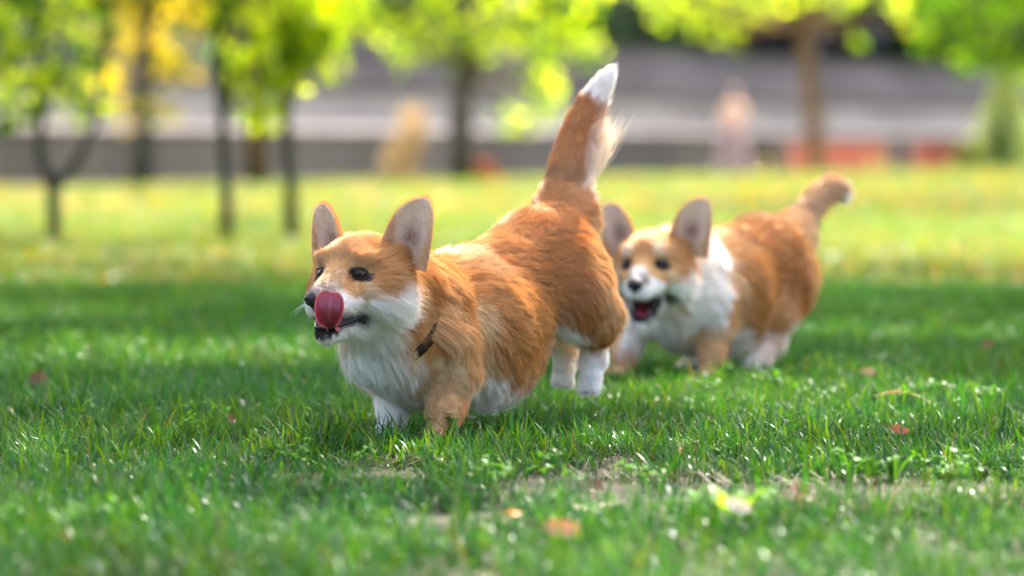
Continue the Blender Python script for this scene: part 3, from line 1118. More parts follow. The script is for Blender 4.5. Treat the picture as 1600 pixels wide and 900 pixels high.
CORGI_HEAD = [
    ((0.125, 0.0, -0.036), (0.36, 0.29, 0.24)), ((0.108, 0.0, -0.028), (0.56, 0.38, 0.22)), ((0.097, 0.014, -0.026), (0.62, 0.40, 0.20)), ((0.080, 0.024, -0.030), GOLD), ((0.118, 0.014, -0.042), (0.48, 0.38, 0.30)), ((0.085, 0.0, -0.014), (0.60, 0.36, 0.16)),
    ((0.065, 0.0, 0.002), (0.58, 0.32, 0.11)), ((0.05, 0.0, 0.018), (0.60, 0.32, 0.12)), ((0.02, 0.0, 0.042), GOLD), ((-0.03, 0.0, 0.05), GOLD), ((0.02, 0.035, 0.034), ORANGE),
    ((0.045, 0.018, 0.020), GOLD), ((0.05, 0.034, 0.014), GOLD), ((0.03, 0.05, 0.002), ORANGE), ((0.085, 0.018, -0.022), (0.70, 0.46, 0.25)),
    ((0.068, 0.026, -0.026), RUST), ((0.060, 0.036, -0.040), GOLD), ((0.035, 0.055, -0.034), ORANGE), ((0.0, 0.065, -0.010), ORANGE),
    ((0.075, 0.030, -0.042), GOLD), ((0.052, 0.048, -0.048), CREAM), ((0.105, 0.016, -0.040), (0.72, 0.60, 0.48)),
    ((-0.03, 0.07, 0.0), RUST), ((-0.05, 0.07, -0.02), RUST), ((-0.04, 0.05, 0.04), GOLD), ((0.112, 0.020, -0.058), WHITE),
    ((0.090, 0.030, -0.056), WHITE), ((0.075, 0.040, -0.062), WHITE), ((0.045, 0.055, -0.064), WHITE), ((0.02, 0.072, -0.056), WHITE),
    ((0.0, 0.082, -0.064), WHITE), ((-0.028, 0.088, -0.056), GOLD), ((-0.045, 0.088, -0.080), GOLD), ((-0.015, 0.082, -0.034), ORANGE),
    ((0.01, 0.065, -0.090), WHITE), ((-0.015, 0.07, -0.105), WHITE), ((0.05, 0.035, -0.095), WHITE), ((0.09, 0.015, -0.11), WHITE),
    ((0.10, 0.0, -0.12), WHITE), ((0.04, 0.0, -0.11), WHITE), ((0.130, 0.012, -0.070), WHITE), ((0.0, 0.0, -0.11), WHITE),
    ((-0.055, 0.06, -0.11), CREAM), ((-0.04, 0.0, 0.05), ORANGE),
]


def paw(*a):
    return a


def dogs():
    global fur_mat
    fur_mat = make_fur_mat()
    lift = 0.038
    front = dict(
        seed=3, origin=(-0.135, 6.26, 0), yaw=math.atan2(0.60, 0.80), head=(0.231, 0.042, 0.300), head_yaw=R(7), head_pitch=0.0,
        rump_lift=lift, label='licking orange and white corgi running in front, pink tongue curled over its black nose', clumps=30000,
        ear_len=0.114, ear_w=0.039, ear_splay=0.16, ear_hairs=5000, jaw=(0.097, 0.0, -0.110), nose=(0.130, 0, -0.055),
        gape=((0.078, 0.0, -0.090), (0.135, 0.0, -0.096), 0.004, 0.010), mouth_corner=(0.95, -0.084), lip=(-0.086, -0.18, 0.006),
        lower_lip=[(0.1125, 0.0, -0.100), (0.109, 0.010, -0.100), (0.098, 0.018, -0.098), (0.082, 0.028, -0.093), (0.068, 0.037, -0.087)],
        legs={
            'fl': ([((0.05, 0.07, 0.17), 0.046), ((0.028, 0.074, 0.115), 0.036), ((0.05, 0.072, 0.055), 0.0255), ((0.062, 0.072, 0.020), 0.022)], 0.02),
            'fr': ([((0.05, -0.06, 0.17), 0.046), ((0.03, -0.062, 0.11), 0.036), ((0.035, -0.048, 0.055), 0.0235), ((0.045, -0.046, 0.020), 0.021)], 0.02),
            'hl': ([((-0.31, 0.070, 0.20 + lift), 0.060), ((-0.345, 0.076, 0.195), 0.050), ((-0.388, 0.056, 0.155), 0.021), ((-0.384, 0.056, 0.120), 0.0205), ((-0.372, 0.057, 0.094), 0.0165)], 0.015),
            'hr': ([((-0.30, -0.06, 0.19 + lift), 0.050), ((-0.345, -0.055, 0.185), 0.042), ((-0.40, -0.020, 0.160), 0.021), ((-0.400, -0.014, 0.126), 0.0195), ((-0.392, -0.012, 0.104), 0.0165)], 0.018)},
        toes={'fl': (1, 0, -0.1), 'fr': (1, 0, -0.1), 'hl': (0.25, 0, -1), 'hr': (0.25, 0, -1)},
        tail=[(880, 345, 6.60, 0.046), (882, 305, 6.62, 0.034), (889, 255, 6.65, 0.023), (902, 205, 6.67, 0.023), (924, 158, 6.68, 0.018), (952, 115, 6.68, 0.009)],
        tail_fur=0.022, fringe=0.078, tip_at=0.78, spot_at=0.24, spot=0.4, fringe_col=(0.93, 0.82, 0.64), tail_col=(0.55, 0.240, 0.070), brow=0.45, brow_col=SMOKE,
        look=0.25, hair_r=0.00030, bare=[(0.112, 0.090, 0.150, 0.031)], collar=((0.10, 0.0, 0.185), (0.8, 0.0, 0.6), (0.035, 0.014, 0.008)), whiskers=9, body_colours=CORGI_BODY, head_colours=CORGI_HEAD + [((0.114, 0.0, -0.106), BLACK), ((0.110, 0.012, -0.105), BLACK), ((0.098, 0.020, -0.102), BLACK), ((0.108, 0.0, -0.122), WHITE), ((0.10, 0.018, -0.116), WHITE)],
        tongue=dict(r=0.0270, neck=0.0095, line=[(0.070, 0.006, -0.092, 0.014, 0.1), (0.095, 0.014, -0.097, 0.014, 0.2), (0.117, 0.024, -0.100, 0.015, 0.30),
                          (0.134, 0.030, -0.092, 0.022, 0.42), (0.142, 0.033, -0.076, 0.031, 0.36), (0.140, 0.034, -0.058, 0.032, 0.26), (0.131, 0.033, -0.043, 0.032, 0.2)],
                    side=(-0.50, 0.866, 0.0), flip=False))
    back = dict(front)
    b_body = [(p, c) for p, c in CORGI_BODY if not (p[0] > -0.05 and p[2] > 0.24) and True]
    b_body = [(p, WHITE if p[0] > 0.06 and p[2] > 0.10 and p != (0.17, 0.055, 0.25) else c) for p, c in b_body]
    b_body += [((0.0, 0.0, 0.31), WHITE), ((0.02, 0.06, 0.29), WHITE), ((0.05, 0.09, 0.25), WHITE), ((0.08, 0.09, 0.20), WHITE),
               ((0.12, 0.0, 0.31), CREAM), ((0.17, 0.05, 0.26), ORANGE), ((0.13, 0.085, 0.235), WHITE), ((0.15, 0.09, 0.19), WHITE),
               ((0.16, 0.08, 0.14), WHITE), ((-0.03, 0.08, 0.285), GOLD), ((-0.07, 0.0, 0.32), CREAM), ((0.12, 0.10, 0.14), WHITE), ((0.115, -0.10, 0.055), TAN), ((0.10, -0.10, 0.095), TAN), ((0.125, -0.09, 0.03), TAN)]
    b_head = [(p, c) for p, c in CORGI_HEAD if not (p[0] > 0.045 and p[1] < 0.03 and p[2] > -0.035)]
    b_head += [((0.125, 0.0, -0.036), WHITE), ((0.105, 0.0, -0.030), WHITE), ((0.080, 0.0, -0.014), GOLD), ((0.095, 0.022, -0.045), WHITE), ((0.085, 0.022, -0.030), GOLD),
               ((0.05, 0.0, 0.018), ORANGE), ((0.056, 0.026, 0.012), (0.9, 0.78, 0.6)), ((0.062, 0.012, 0.004), ORANGE),
               ((0.07, 0.022, -0.010), ORANGE), ((0.098, 0.0, -0.120), BLACK), ((0.095, 0.014, -0.118), BLACK), ((0.08, 0.026, -0.108), BLACK)]
    back.update(
        seed=5, origin=(0.371, 7.93, 0), yaw=R(31), head=(0.221, 0.028, 0.268), head_yaw=R(14), head_pitch=R(4), rump_lift=-0.004,
        label='blurred orange and white corgi running behind with its mouth wide open', clumps=13000, ear_hairs=2500,
        ear_len=0.122, ear_w=0.043, jaw=(0.090, 0.0, -0.128), nose=(0.130, 0, -0.052), mouth_corner=(0.45, -0.080), lip=(-0.090, -0.05, 0.014),
        gape=((0.062, 0.0, -0.096), (0.135, 0.0, -0.108), 0.011, 0.024),
        lower_lip=[(0.106, 0.0, -0.126), (0.103, 0.010, -0.125), (0.090, 0.019, -0.118), (0.076, 0.030, -0.104), (0.068, 0.040, -0.086)],
        legs={
            'fl': ([((0.05, 0.07, 0.17), 0.046), ((0.028, 0.074, 0.115), 0.034), ((0.045, 0.072, 0.055), 0.0235), ((0.050, 0.072, 0.020), 0.021)], 0.02),
            'fr': ([((0.06, -0.06, 0.17), 0.046), ((0.08, -0.075, 0.12), 0.033), ((0.115, -0.090, 0.065), 0.0225), ((0.125, -0.095, 0.024), 0.020)], 0.02),
            'hl': ([((-0.30, 0.068, 0.20), 0.050), ((-0.25, 0.070, 0.13), 0.042), ((-0.25, 0.064, 0.08), 0.024), ((-0.19, 0.064, 0.035), 0.018), ((-0.16, 0.064, 0.020), 0.019)], 0.018),
            'hr': ([((-0.30, -0.06, 0.20), 0.050), ((-0.23, -0.06, 0.13), 0.042), ((-0.23, -0.055, 0.08), 0.024), ((-0.16, -0.055, 0.035), 0.018), ((-0.13, -0.055, 0.020), 0.019)], 0.018)},
        toes={'fl': (1, 0, -0.1), 'fr': (1, -0.1, -0.2), 'hl': (1, 0, -0.1), 'hr': (1, 0, -0.1)},
        tail=[(1240, 362, 8.32, 0.036), (1257, 336, 8.36, 0.023), (1276, 308, 8.40, 0.020), (1293, 292, 8.42, 0.019), (1309, 294, 8.44, 0.015), (1321, 306, 8.45, 0.009)],
        tail_fur=0.024, fringe=0.018, tip_at=0.80, spot_at=0.12, spot=0.85, fringe_col=GOLD, tail_col=(0.62, 0.38, 0.19), brow=0.0, look=0.1, hair_r=0.0005,
        bare=[], collar=((0.10, 0.0, 0.185), (0.8, 0.0, 0.6), (0.25, 0.24, 0.23)), body_colours=b_body, head_colours=b_head, whiskers=3,
        tongue=dict(r=0.015, neck=0.013, line=[(0.030, 0.0, -0.090, 0.014, 0.1), (0.060, 0.002, -0.106, 0.017, 0.15), (0.078, 0.004, -0.114, 0.018, 0.2),
                          (0.090, 0.005, -0.117, 0.018, 0.15), (0.098, 0.006, -0.119, 0.016, 0.1)], side=(0.0, 1.0, 0.0), flip=True))
    return front, back


# ------------------------------------------------------------------ the setting
WALL_A, WALL_B = V(-6.0, 46.0, 0), V(11.0, 82.0, 0)
WD = unit(WALL_B - WALL_A)                 # along the wall
WN = V(-WD[1], WD[0], 0)                   # away from the lawn


def wp(s, n, z):
    """point s metres along the wall, n metres behind its face"""
    return WALL_A + WD * s + WN * n + V(0, 0, z)


def sheet_strip(name, n0, z0, n1, z1, mat, s0=-90, s1=220, seg=90, **kw):
    S = np.linspace(s0, s1, seg)
    v = np.array([wp(s, n0, z0) for s in S] + [wp(s, n1, z1) for s in S])
    q = [(i, i + 1, seg + i + 1, seg + i) for i in range(seg - 1)]
    o = link(name, np_mesh(name, v, np.array(q), mat, smooth=False))
    o['kind'] = 'structure'
    return o


def ground_mat():
    m, nt, out = mat_nodes('soil_and_thatch')
    p = N(nt, 'ShaderNodeBsdfPrincipled')
    p.inputs['Roughness'].default_value = 0.95
    g = N(nt, 'ShaderNodeNewGeometry')
    no = N(nt, 'ShaderNodeTexNoise')
    no.inputs['Scale'].default_value = 2.2
    no.inputs['Detail'].default_value = 9
    nt.links.new(g.outputs['Position'], no.inputs['Vector'])
    cr = N(nt, 'ShaderNodeValToRGB')
    e = cr.color_ramp.elements
    e[0].position, e[0].color = 0.30, (0.018, 0.020, 0.008, 1)
    e[1].position, e[1].color = 0.72, (0.050, 0.045, 0.020, 1)
    x = e.new(0.5)
    x.color = (0.030, 0.034, 0.013, 1)
    nt.links.new(no.outputs[0], cr.inputs[0])
    nt.links.new(cr.outputs[0], p.inputs['Base Color'])
    n2 = N(nt, 'ShaderNodeTexNoise')
    n2.inputs['Scale'].default_value = 90
    n2.inputs['Detail'].default_value = 6
    nt.links.new(g.outputs['Position'], n2.inputs['Vector'])
    b = N(nt, 'ShaderNodeBump')
    b.inputs['Strength'].default_value = 0.8
    b.inputs['Distance'].default_value = 0.01
    nt.links.new(n2.outputs[0], b.inputs['Height'])
    nt.links.new(b.outputs[0], p.inputs['Normal'])
    nt.links.new(p.outputs[0], out.inputs[0])
    return m


def setting():
    gx = np.concatenate([[-400, -60], np.linspace(-20, 20, 60), [60, 400]])
    gy = np.concatenate([[-300, -20], np.linspace(0, 30, 90), [45, 90, 200, 700]])
    X, Y = np.meshgrid(gx, gy, indexing='ij')
    Z = np.where((abs(X) < 20) & (Y > 0) & (Y < 30), 0.012 * (vnoise(np.stack([X.ravel(), Y.ravel(), 0 * X.ravel()], 1), 0.8, 3).reshape(X.shape) - 0.5), 0) - 0.006
    nx, ny = len(gx), len(gy)
    q = [(i * ny + j, (i + 1) * ny + j, (i + 1) * ny + j + 1, i * ny + j + 1) for i in range(nx - 1) for j in range(ny - 1)]
    o = link('ground', np_mesh('ground', np.stack([X, Y, Z], -1).reshape(-1, 3), np.array(q), ground_mat()))
    o['kind'] = 'structure'

    paving = rough_mat('pale_paving', (0.30, 0.27, 0.28), (0.42, 0.39, 0.40), 1.5, 0.9, 0.4)
    road = rough_mat('grey_bank_paving', (0.17, 0.16, 0.19), (0.30, 0.28, 0.32), 0.6, 0.9, 0.4, stretch=(1, 1, 3))
    bank = rough_mat('sunlit_bank_slabs', (0.34, 0.31, 0.33), (0.50, 0.47, 0.48), 0.5, 0.9, 0.4)
    sheet_strip('path', -2.2, 0.004, -0.004, 0.004, paving)
    # kerb beside the path
    sp = Soup()
    for i in range(150):
        a = wp(-90 + i * 1.4, -2.2, 0)
        b = wp(-90 + i * 1.4 + 1.38, -2.2, 0)
        n_ = WN * 0.12
        up = V(0, 0, 0.07)
        v = [a, b, b - n_, a - n_, a + up, b + up, b - n_ + up, a - n_ + up]
        sp.add(v, [(3, 2, 1, 0), (4, 5, 6, 7), (0, 1, 5, 4), (2, 3, 7, 6), (1, 2, 6, 5), (3, 0, 4, 7)])
    k = link('kerb', sp.mesh('kerb', paving, False))
    k['kind'] = 'structure'
    # low retaining wall with coping
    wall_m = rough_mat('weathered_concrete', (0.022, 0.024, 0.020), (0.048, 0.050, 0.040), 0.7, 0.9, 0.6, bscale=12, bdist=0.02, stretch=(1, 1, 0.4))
    cope_m = rough_mat('coping_stone', (0.36, 0.34, 0.33), (0.50, 0.47, 0.45), 2.0, 0.9, 0.4)
    w = thing('retaining_wall', 'long low grey brown concrete wall along the far edge of the lawn', 'wall', None, tuple(WALL_A))
    sp = Soup()
    for i in range(38):
        a, b = -90 + i * 5.5, -90 + i * 5.5 + 5.46
        pts = [wp(a, 0, 0), wp(b, 0, 0), wp(b, 0.3, 0), wp(a, 0.3, 0)]
        v = pts + [p + V(0, 0, 0.70) for p in pts]
        sp.add(np.array(v) - WALL_A, [(3, 2, 1, 0), (4, 5, 6, 7), (0, 1, 5, 4), (2, 3, 7, 6), (1, 2, 6, 5), (3, 0, 4, 7)])
    link('wall_face', sp.mesh('wall_face', wall_m, False), w)
    sp = Soup()
    for i in range(140):
        a, b = -90 + i * 1.5, -90 + i * 1.5 + 1.485
        pts = [wp(a, -0.05, 0.70), wp(b, -0.05, 0.70), wp(b, 0.35, 0.70), wp(a, 0.35, 0.70)]
        v = pts + [p + V(0, 0, 0.09) for p in pts]
        sp.add(np.array(v) - WALL_A, [(3, 2, 1, 0), (4, 5, 6, 7), (0, 1, 5, 4), (2, 3, 7, 6), (1, 2, 6, 5), (3, 0, 4, 7)])
    link('coping', sp.mesh('coping', cope_m, False), w)
    bank = rough_mat('pale_render', (0.17, 0.165, 0.17), (0.28, 0.270, 0.270), 0.35, 0.9, 0.4, stretch=(1, 1, 0.6))
    upper = rough_mat('grey_render', (0.055, 0.053, 0.062), (0.13, 0.12, 0.135), 0.35, 0.9, 0.4, stretch=(1, 1, 2.5))
    ledge = rough_mat('ledge_soil', (0.05, 0.055, 0.03), (0.09, 0.09, 0.05), 2, 0.95, 0.4)
    sheet_strip('lower_ledge', 0.36, 0.74, 2.0, 0.76, ledge)
    for nm, lab, n0, z0, z1, mt in (('terrace_wall', 'pale rendered terrace wall stepping up behind the low grey wall', 2.0, 0.5, 1.34, bank),
                                    ('terrace_wall', 'darker grey streaked terrace wall on the uppermost step', 3.6, 1.2, 2.28, upper)):
        w2 = thing(nm, lab, 'wall', None, tuple(wp(0, n0, 0)))
        sp = Soup()
        sp2 = Soup()
        for i in range(38):
            a, b = -90 + i * 5.5, -90 + i * 5.5 + 5.47
            pts = [wp(a, n0, z0), wp(b, n0, z0), wp(b, n0 + 0.25, z0), wp(a, n0 + 0.25, z0)]
            v = pts + [p + V(0, 0, z1 - z0) for p in pts]
            sp.add(np.array(v) - wp(0, n0, 0), [(3, 2, 1, 0), (4, 5, 6, 7), (0, 1, 5, 4), (2, 3, 7, 6), (1, 2, 6, 5), (3, 0, 4, 7)])
            pts = [wp(a, n0 - 0.06, z1), wp(b, n0 - 0.06, z1), wp(b, n0 + 0.31, z1), wp(a, n0 + 0.31, z1)]
            v = pts + [p + V(0, 0, 0.07) for p in pts]
            sp2.add(np.array(v) - wp(0, n0, 0), [(3, 2, 1, 0), (4, 5, 6, 7), (0, 1, 5, 4), (2, 3, 7, 6), (1, 2, 6, 5), (3, 0, 4, 7)])
        link('wall_face', sp.mesh('wall_face', mt, False), w2)
        link('coping', sp2.mesh('coping', wall_m, False), w2)
    sheet_strip('upper_ledge', 2.26, 1.28, 3.6, 1.30, ledge)
    sheet_strip('terrace', 3.86, 2.05, 120, 2.3, ground_mat())

    # low red wall on the right, panel by panel between piers
    red = rough_mat('red_brickwork', (0.17, 0.034, 0.012), (0.27, 0.060, 0.022), 6, 0.9, 0.5)
    pier = rough_mat('pier_stone', (0.10, 0.085, 0.07), (0.17, 0.15, 0.12), 3, 0.9, 0.5)
    rw = thing('red_wall', 'low brick red wall in two lengths before the grey wall at right', 'wall', None, tuple(ground_px(1180, 74)))
    s_of = lambda px: (6.0 + 46.0 * (px - 800) / 6000) / (WD[0] - WD[1] * (px - 800) / 6000)
    o0 = wp(s_of(1190), -0.5, 0)
    rw.location = tuple(o0)

    def slab(sp, s0, s1, n0, n1, z0, z1):
        pts = [wp(s0, n0, z0), wp(s1, n0, z0), wp(s1, n1, z0), wp(s0, n1, z0)]
        v = pts + [p + V(0, 0, z1 - z0) for p in pts]
        sp.add(np.array(v) - o0, [(3, 2, 1, 0), (4, 5, 6, 7), (0, 1, 5, 4), (2, 3, 7, 6), (1, 2, 6, 5), (3, 0, 4, 7)])
    for a, b in ((1190, 1342), (1388, 1508)):
        sp = Soup()
        slab(sp, s_of(a), s_of(b), -0.5, -0.28, 0, 0.56)
        link('panel', sp.mesh('panel', red, False), rw)
        sp = Soup()
        slab(sp, s_of(a) - 0.02, s_of(b) + 0.02, -0.53, -0.25, 0.562, 0.62)
        link('coping', sp.mesh('coping', pier, False), rw)
    for a in (1184, 1348, 1382, 1514):
        sp = Soup()
        slab(sp, s_of(a) - 0.1, s_of(a) + 0.1, -0.56, -0.22, 0, 0.70)
        link('pier', sp.mesh('pier', pier, False), rw)

    # charcoal building beyond the terrace, right of centre
    Yb = 112.0
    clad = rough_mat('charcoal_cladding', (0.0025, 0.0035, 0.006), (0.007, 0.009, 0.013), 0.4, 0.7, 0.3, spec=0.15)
    frame_m = rough_mat('frame_grey', (0.010, 0.011, 0.013), (0.018, 0.018, 0.020), 3, 0.6, 0.2)
    paleg = rough_mat('pale_pane', (0.20, 0.22, 0.30), (0.28, 0.30, 0.38), 2, 0.7, 0.2, stretch=(1, 1, 8))  # lighter, bluer tone for a few panes
    darkg = rough_mat('dark_pane', (0.006, 0.008, 0.012), (0.012, 0.015, 0.02), 0.5, 0.15, 0.0, spec=0.5)
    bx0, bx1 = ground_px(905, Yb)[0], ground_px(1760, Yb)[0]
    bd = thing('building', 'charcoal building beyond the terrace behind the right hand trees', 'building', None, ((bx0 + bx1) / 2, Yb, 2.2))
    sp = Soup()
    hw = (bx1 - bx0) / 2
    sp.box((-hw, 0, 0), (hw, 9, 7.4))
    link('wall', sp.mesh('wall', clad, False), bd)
    sp = Soup()
    sp.box((-hw - 0.3, -0.4, 7.405), (hw + 0.3, 9.4, 7.75))
    link('roof', sp.mesh('roof', frame_m, False), bd)
    for i in range(10):
        for lv in (0, 1, 2):
            cx = -hw + 0.85 + i * (2 * hw - 1.7) / 9
            pale = (i, lv) in ((4, 0), (5, 0), (5, 1), (8, 1), (2, 2))
            if lv == 0 and pale:
                cx = (ground_px(1288, Yb)[0] if i == 4 else ground_px(1372, Yb)[0]) - (bx0 + bx1) / 2
            z = 1.15 + lv * 2.25
            sp = Soup()
            for lo, hi in (((-0.36, -0.05, -0.06), (0.36, -0.003, 0)), ((-0.36, -0.05, 1.15), (0.36, -0.003, 1.21)), ((-0.36, -0.05, 0.002), (-0.30, -0.003, 1.148)), ((0.30, -0.05, 0.002), (0.36, -0.003, 1.148))):
                sp.box(lo, hi, None, 0, (cx, 0, z))
            f = link('window', sp.mesh('window', frame_m, False), bd)
            sp = Soup()
            sp.box((-0.30, -0.02, 0.002), (0.30, -0.006, 1.148), None, 0, (cx, 0, z))
            link('pane', sp.mesh('pane', paleg if pale else darkg, False), f)


# ------------------------------------------------------------------ grass
def blade(sp, base, ang, lean, L, w, curl, col, nseg=4):
    t = np.linspace(0, 1, nseg + 1)
    d = V(cos(ang), sin(ang), 0)
    s = V(-sin(ang), cos(ang), 0)
    th = lean + curl * t
    dx = np.concatenate([[0], np.cumsum(np.sin(th[1:]) * L / nseg)])
    dz = np.concatenate([[0], np.cumsum(np.cos(th[1:]) * L / nseg)])
    c = base + d * dx[:, None] + V(0, 0, 1) * dz[:, None]
    ww = w * np.array([0.7, 1.0, 0.9, 0.6, 0.0])[:nseg + 1] if nseg == 4 else w * (1 - t ** 2)
    v = np.empty((2 * nseg + 1, 3))
    v[0:2 * nseg:2] = c[:-1] - s * ww[:-1, None]
    v[1:2 * nseg:2] = c[:-1] + s * ww[:-1, None]
    v[-1] = c[-1]
    q = [(2 * i, 2 * i + 1, 2 * i + 3, 2 * i + 2) for i in range(nseg - 1)]
    tr = [(2 * nseg - 2, 2 * nseg - 1, 2 * nseg)]
    k = np.repeat(0.38 + 0.80 * t, 2)[:2 * nseg + 1][:, None]  # darker towards the root: shade between blades painted in
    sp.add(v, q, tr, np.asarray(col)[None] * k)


GREENS = [(0.021, 0.120, 0.024), (0.030, 0.150, 0.030), (0.050, 0.175, 0.020), (0.018, 0.110, 0.042), (0.080, 0.190, 0.018), (0.034, 0.140, 0.050)]
STRAW = (0.17, 0.17, 0.09)


def tuft(nb, radius, L0, L1, wid, r, straw=0.015, nseg=4, tall=0.06, dry=None):
    sp = Soup()
    for i in range(nb):
        a = r.uniform(0, 2 * pi)
        rr = radius * math.sqrt(r.random())
        base = V(cos(a) * rr, sin(a) * rr, -0.006)
        L = r.uniform(L0, L1) * (1.0 if r.random() > tall else 1.5)
        c = V(*GREENS[r.integers(len(GREENS))]) * r.uniform(0.75, 1.25)
        if r.random() < straw:
            c = V(*(dry or STRAW)) * r.uniform(0.6, 1.2)
            L *= 0.75
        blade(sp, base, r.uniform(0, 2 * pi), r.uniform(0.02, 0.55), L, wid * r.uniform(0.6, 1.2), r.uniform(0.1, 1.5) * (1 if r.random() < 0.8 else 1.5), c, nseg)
    return sp


def clover(r):
    sp = Soup()
    for i in range(5):
        a, rr = r.uniform(0, 2 * pi), 0.03 * r.random()
        b = V(cos(a) * rr, sin(a) * rr, 0)
        hgt = r.uniform(0.02, 0.045)
        top = b + V(r.normal() * 0.008, r.normal() * 0.008, hgt)
        sp.tube([b, (b + top) / 2 + V(0.002, 0, 0), top], 0.0006, 4, (0.08, 0.22, 0.03), False)
        c = V(0.060, 0.20, 0.012) * r.uniform(0.7, 1.3)
        a0 = r.uniform(0, 2)
        tilt = r.normal(size=2) * 0.35
        for k in range(3):
            a1 = a0 + k * 2 * pi / 3
            d, s = V(cos(a1), sin(a1), tilt[0] * cos(a1) + tilt[1] * sin(a1)), V(-sin(a1), cos(a1), 0)
            R_ = r.uniform(0.007, 0.011)
            v = [top, top + d * R_ * 0.5 - s * R_ * 0.5 + V(0, 0, .001), top + d * R_ * 1.15 - s * R_ * 0.42, top + d * R_ * 1.05, top + d * R_ * 1.15 + s * R_ * 0.42, top + d * R_ * 0.5 + s * R_ * 0.5 + V(0, 0, .001)]
            sp.add(v, [(0, 1, 2, 3), (0, 3, 4, 5)], None, c)
    return sp


def weed(r):
    """broad soft leaves low in the grass"""
    sp = Soup()
    for i in range(7):
        a = r.uniform(0, 2 * pi)
        L, w = r.uniform(0.02, 0.04), r.uniform(0.005, 0.008)
        d, s = V(cos(a), sin(a), 0), V(-sin(a), cos(a), 0)
        pts = [d * L * t + V(0, 0, 0.045 * math.sin(t * 2.0) * r.uniform(0.7, 1.1)) for t in (0, 0.3, 0.6, 0.85, 1.0)]
        ws = [0.25, 0.8, 1.0, 0.7, 0.05]
        v = []
        for p, k in zip(pts, ws):
            v += [p - s * w * k, p + V(0, 0, -0.002 * k), p + s * w * k]
        q = []
        for j in range(4):
            q += [(3 * j, 3 * j + 1, 3 * j + 4, 3 * j + 3), (3 * j + 1, 3 * j + 2, 3 * j + 5, 3 * j + 4)]
        sp.add(v, q, None, V(0.055, 0.18, 0.015) * r.uniform(0.7, 1.3))
    return sp


def scatter(name, protos, pts, rot, scl, idx, mat):
    coll = bpy.data.collections.new(name + '_kinds')
    for i, sp in enumerate(protos):
        nm = '%s_kind_%02d' % (name, i)
        coll.objects.link(bpy.data.objects.new(nm, sp.mesh(nm, mat)))
    me = bpy.data.meshes.new(name)
    me.vertices.add(len(pts))
    me.vertices.foreach_set('co', np.asarray(pts, np.float32).ravel())
    a = me.attributes.new('rot', 'FLOAT_VECTOR', 'POINT')
    a.data.foreach_set('vector', np.asarray(rot, np.float32).ravel())
    a = me.attributes.new('scl', 'FLOAT', 'POINT')
    a.data.foreach_set('value', np.asarray(scl, np.float32))
    a = me.attributes.new('idx', 'INT', 'POINT')
    a.data.foreach_set('value', np.asarray(idx, np.int32))
    me.update()
    o = link(name, me)
    o['kind'] = 'stuff'
    ng = bpy.data.node_groups.new(name, 'GeometryNodeTree')
    ng.interface.new_socket('Geometry', in_out='INPUT', socket_type='NodeSocketGeometry')
    ng.interface.new_socket('Geometry', in_out='OUTPUT', socket_type='NodeSocketGeometry')
    gi, go = ng.nodes.new('NodeGroupInput'), ng.nodes.new('NodeGroupOutput')
    ci = ng.nodes.new('GeometryNodeCollectionInfo')
    ci.inputs['Collection'].default_value = coll
    ci.inputs['Separate Children'].default_value = True
    ci.inputs['Reset Children'].default_value = True
    ip = ng.nodes.new('GeometryNodeInstanceOnPoints')
    ip.inputs['Pick Instance'].default_value = True

    def att(nm, ty):
        n = ng.nodes.new('GeometryNodeInputNamedAttribute')
        n.data_type = ty
        n.inputs['Name'].default_value = nm
        return n.outputs['Attribute']
    L = ng.links.new
    L(gi.outputs[0], ip.inputs['Points'])
    L(ci.outputs[0], ip.inputs['Instance'])
    L(att('idx', 'INT'), ip.inputs['Instance Index'])
    e2r = ng.nodes.new('FunctionNodeEulerToRotation')
    L(att('rot', 'FLOAT_VECTOR'), e2r.inputs[0])
    L(e2r.outputs[0], ip.inputs['Rotation'])
    L(att('scl', 'FLOAT'), ip.inputs['Scale'])
    L(ip.outputs[0], go.inputs[0])
    md = o.modifiers.new('scatter', 'NODES')
    md.node_group = ng
    return o


BARE = [(0.42, 5.26, 0.11), (0.62, 5.42, 0.09), (0.20, 5.32, 0.12), (0.10, 5.50, 0.07), (-0.22, 5.62, 0.07), (0.80, 5.0, 0.08)]


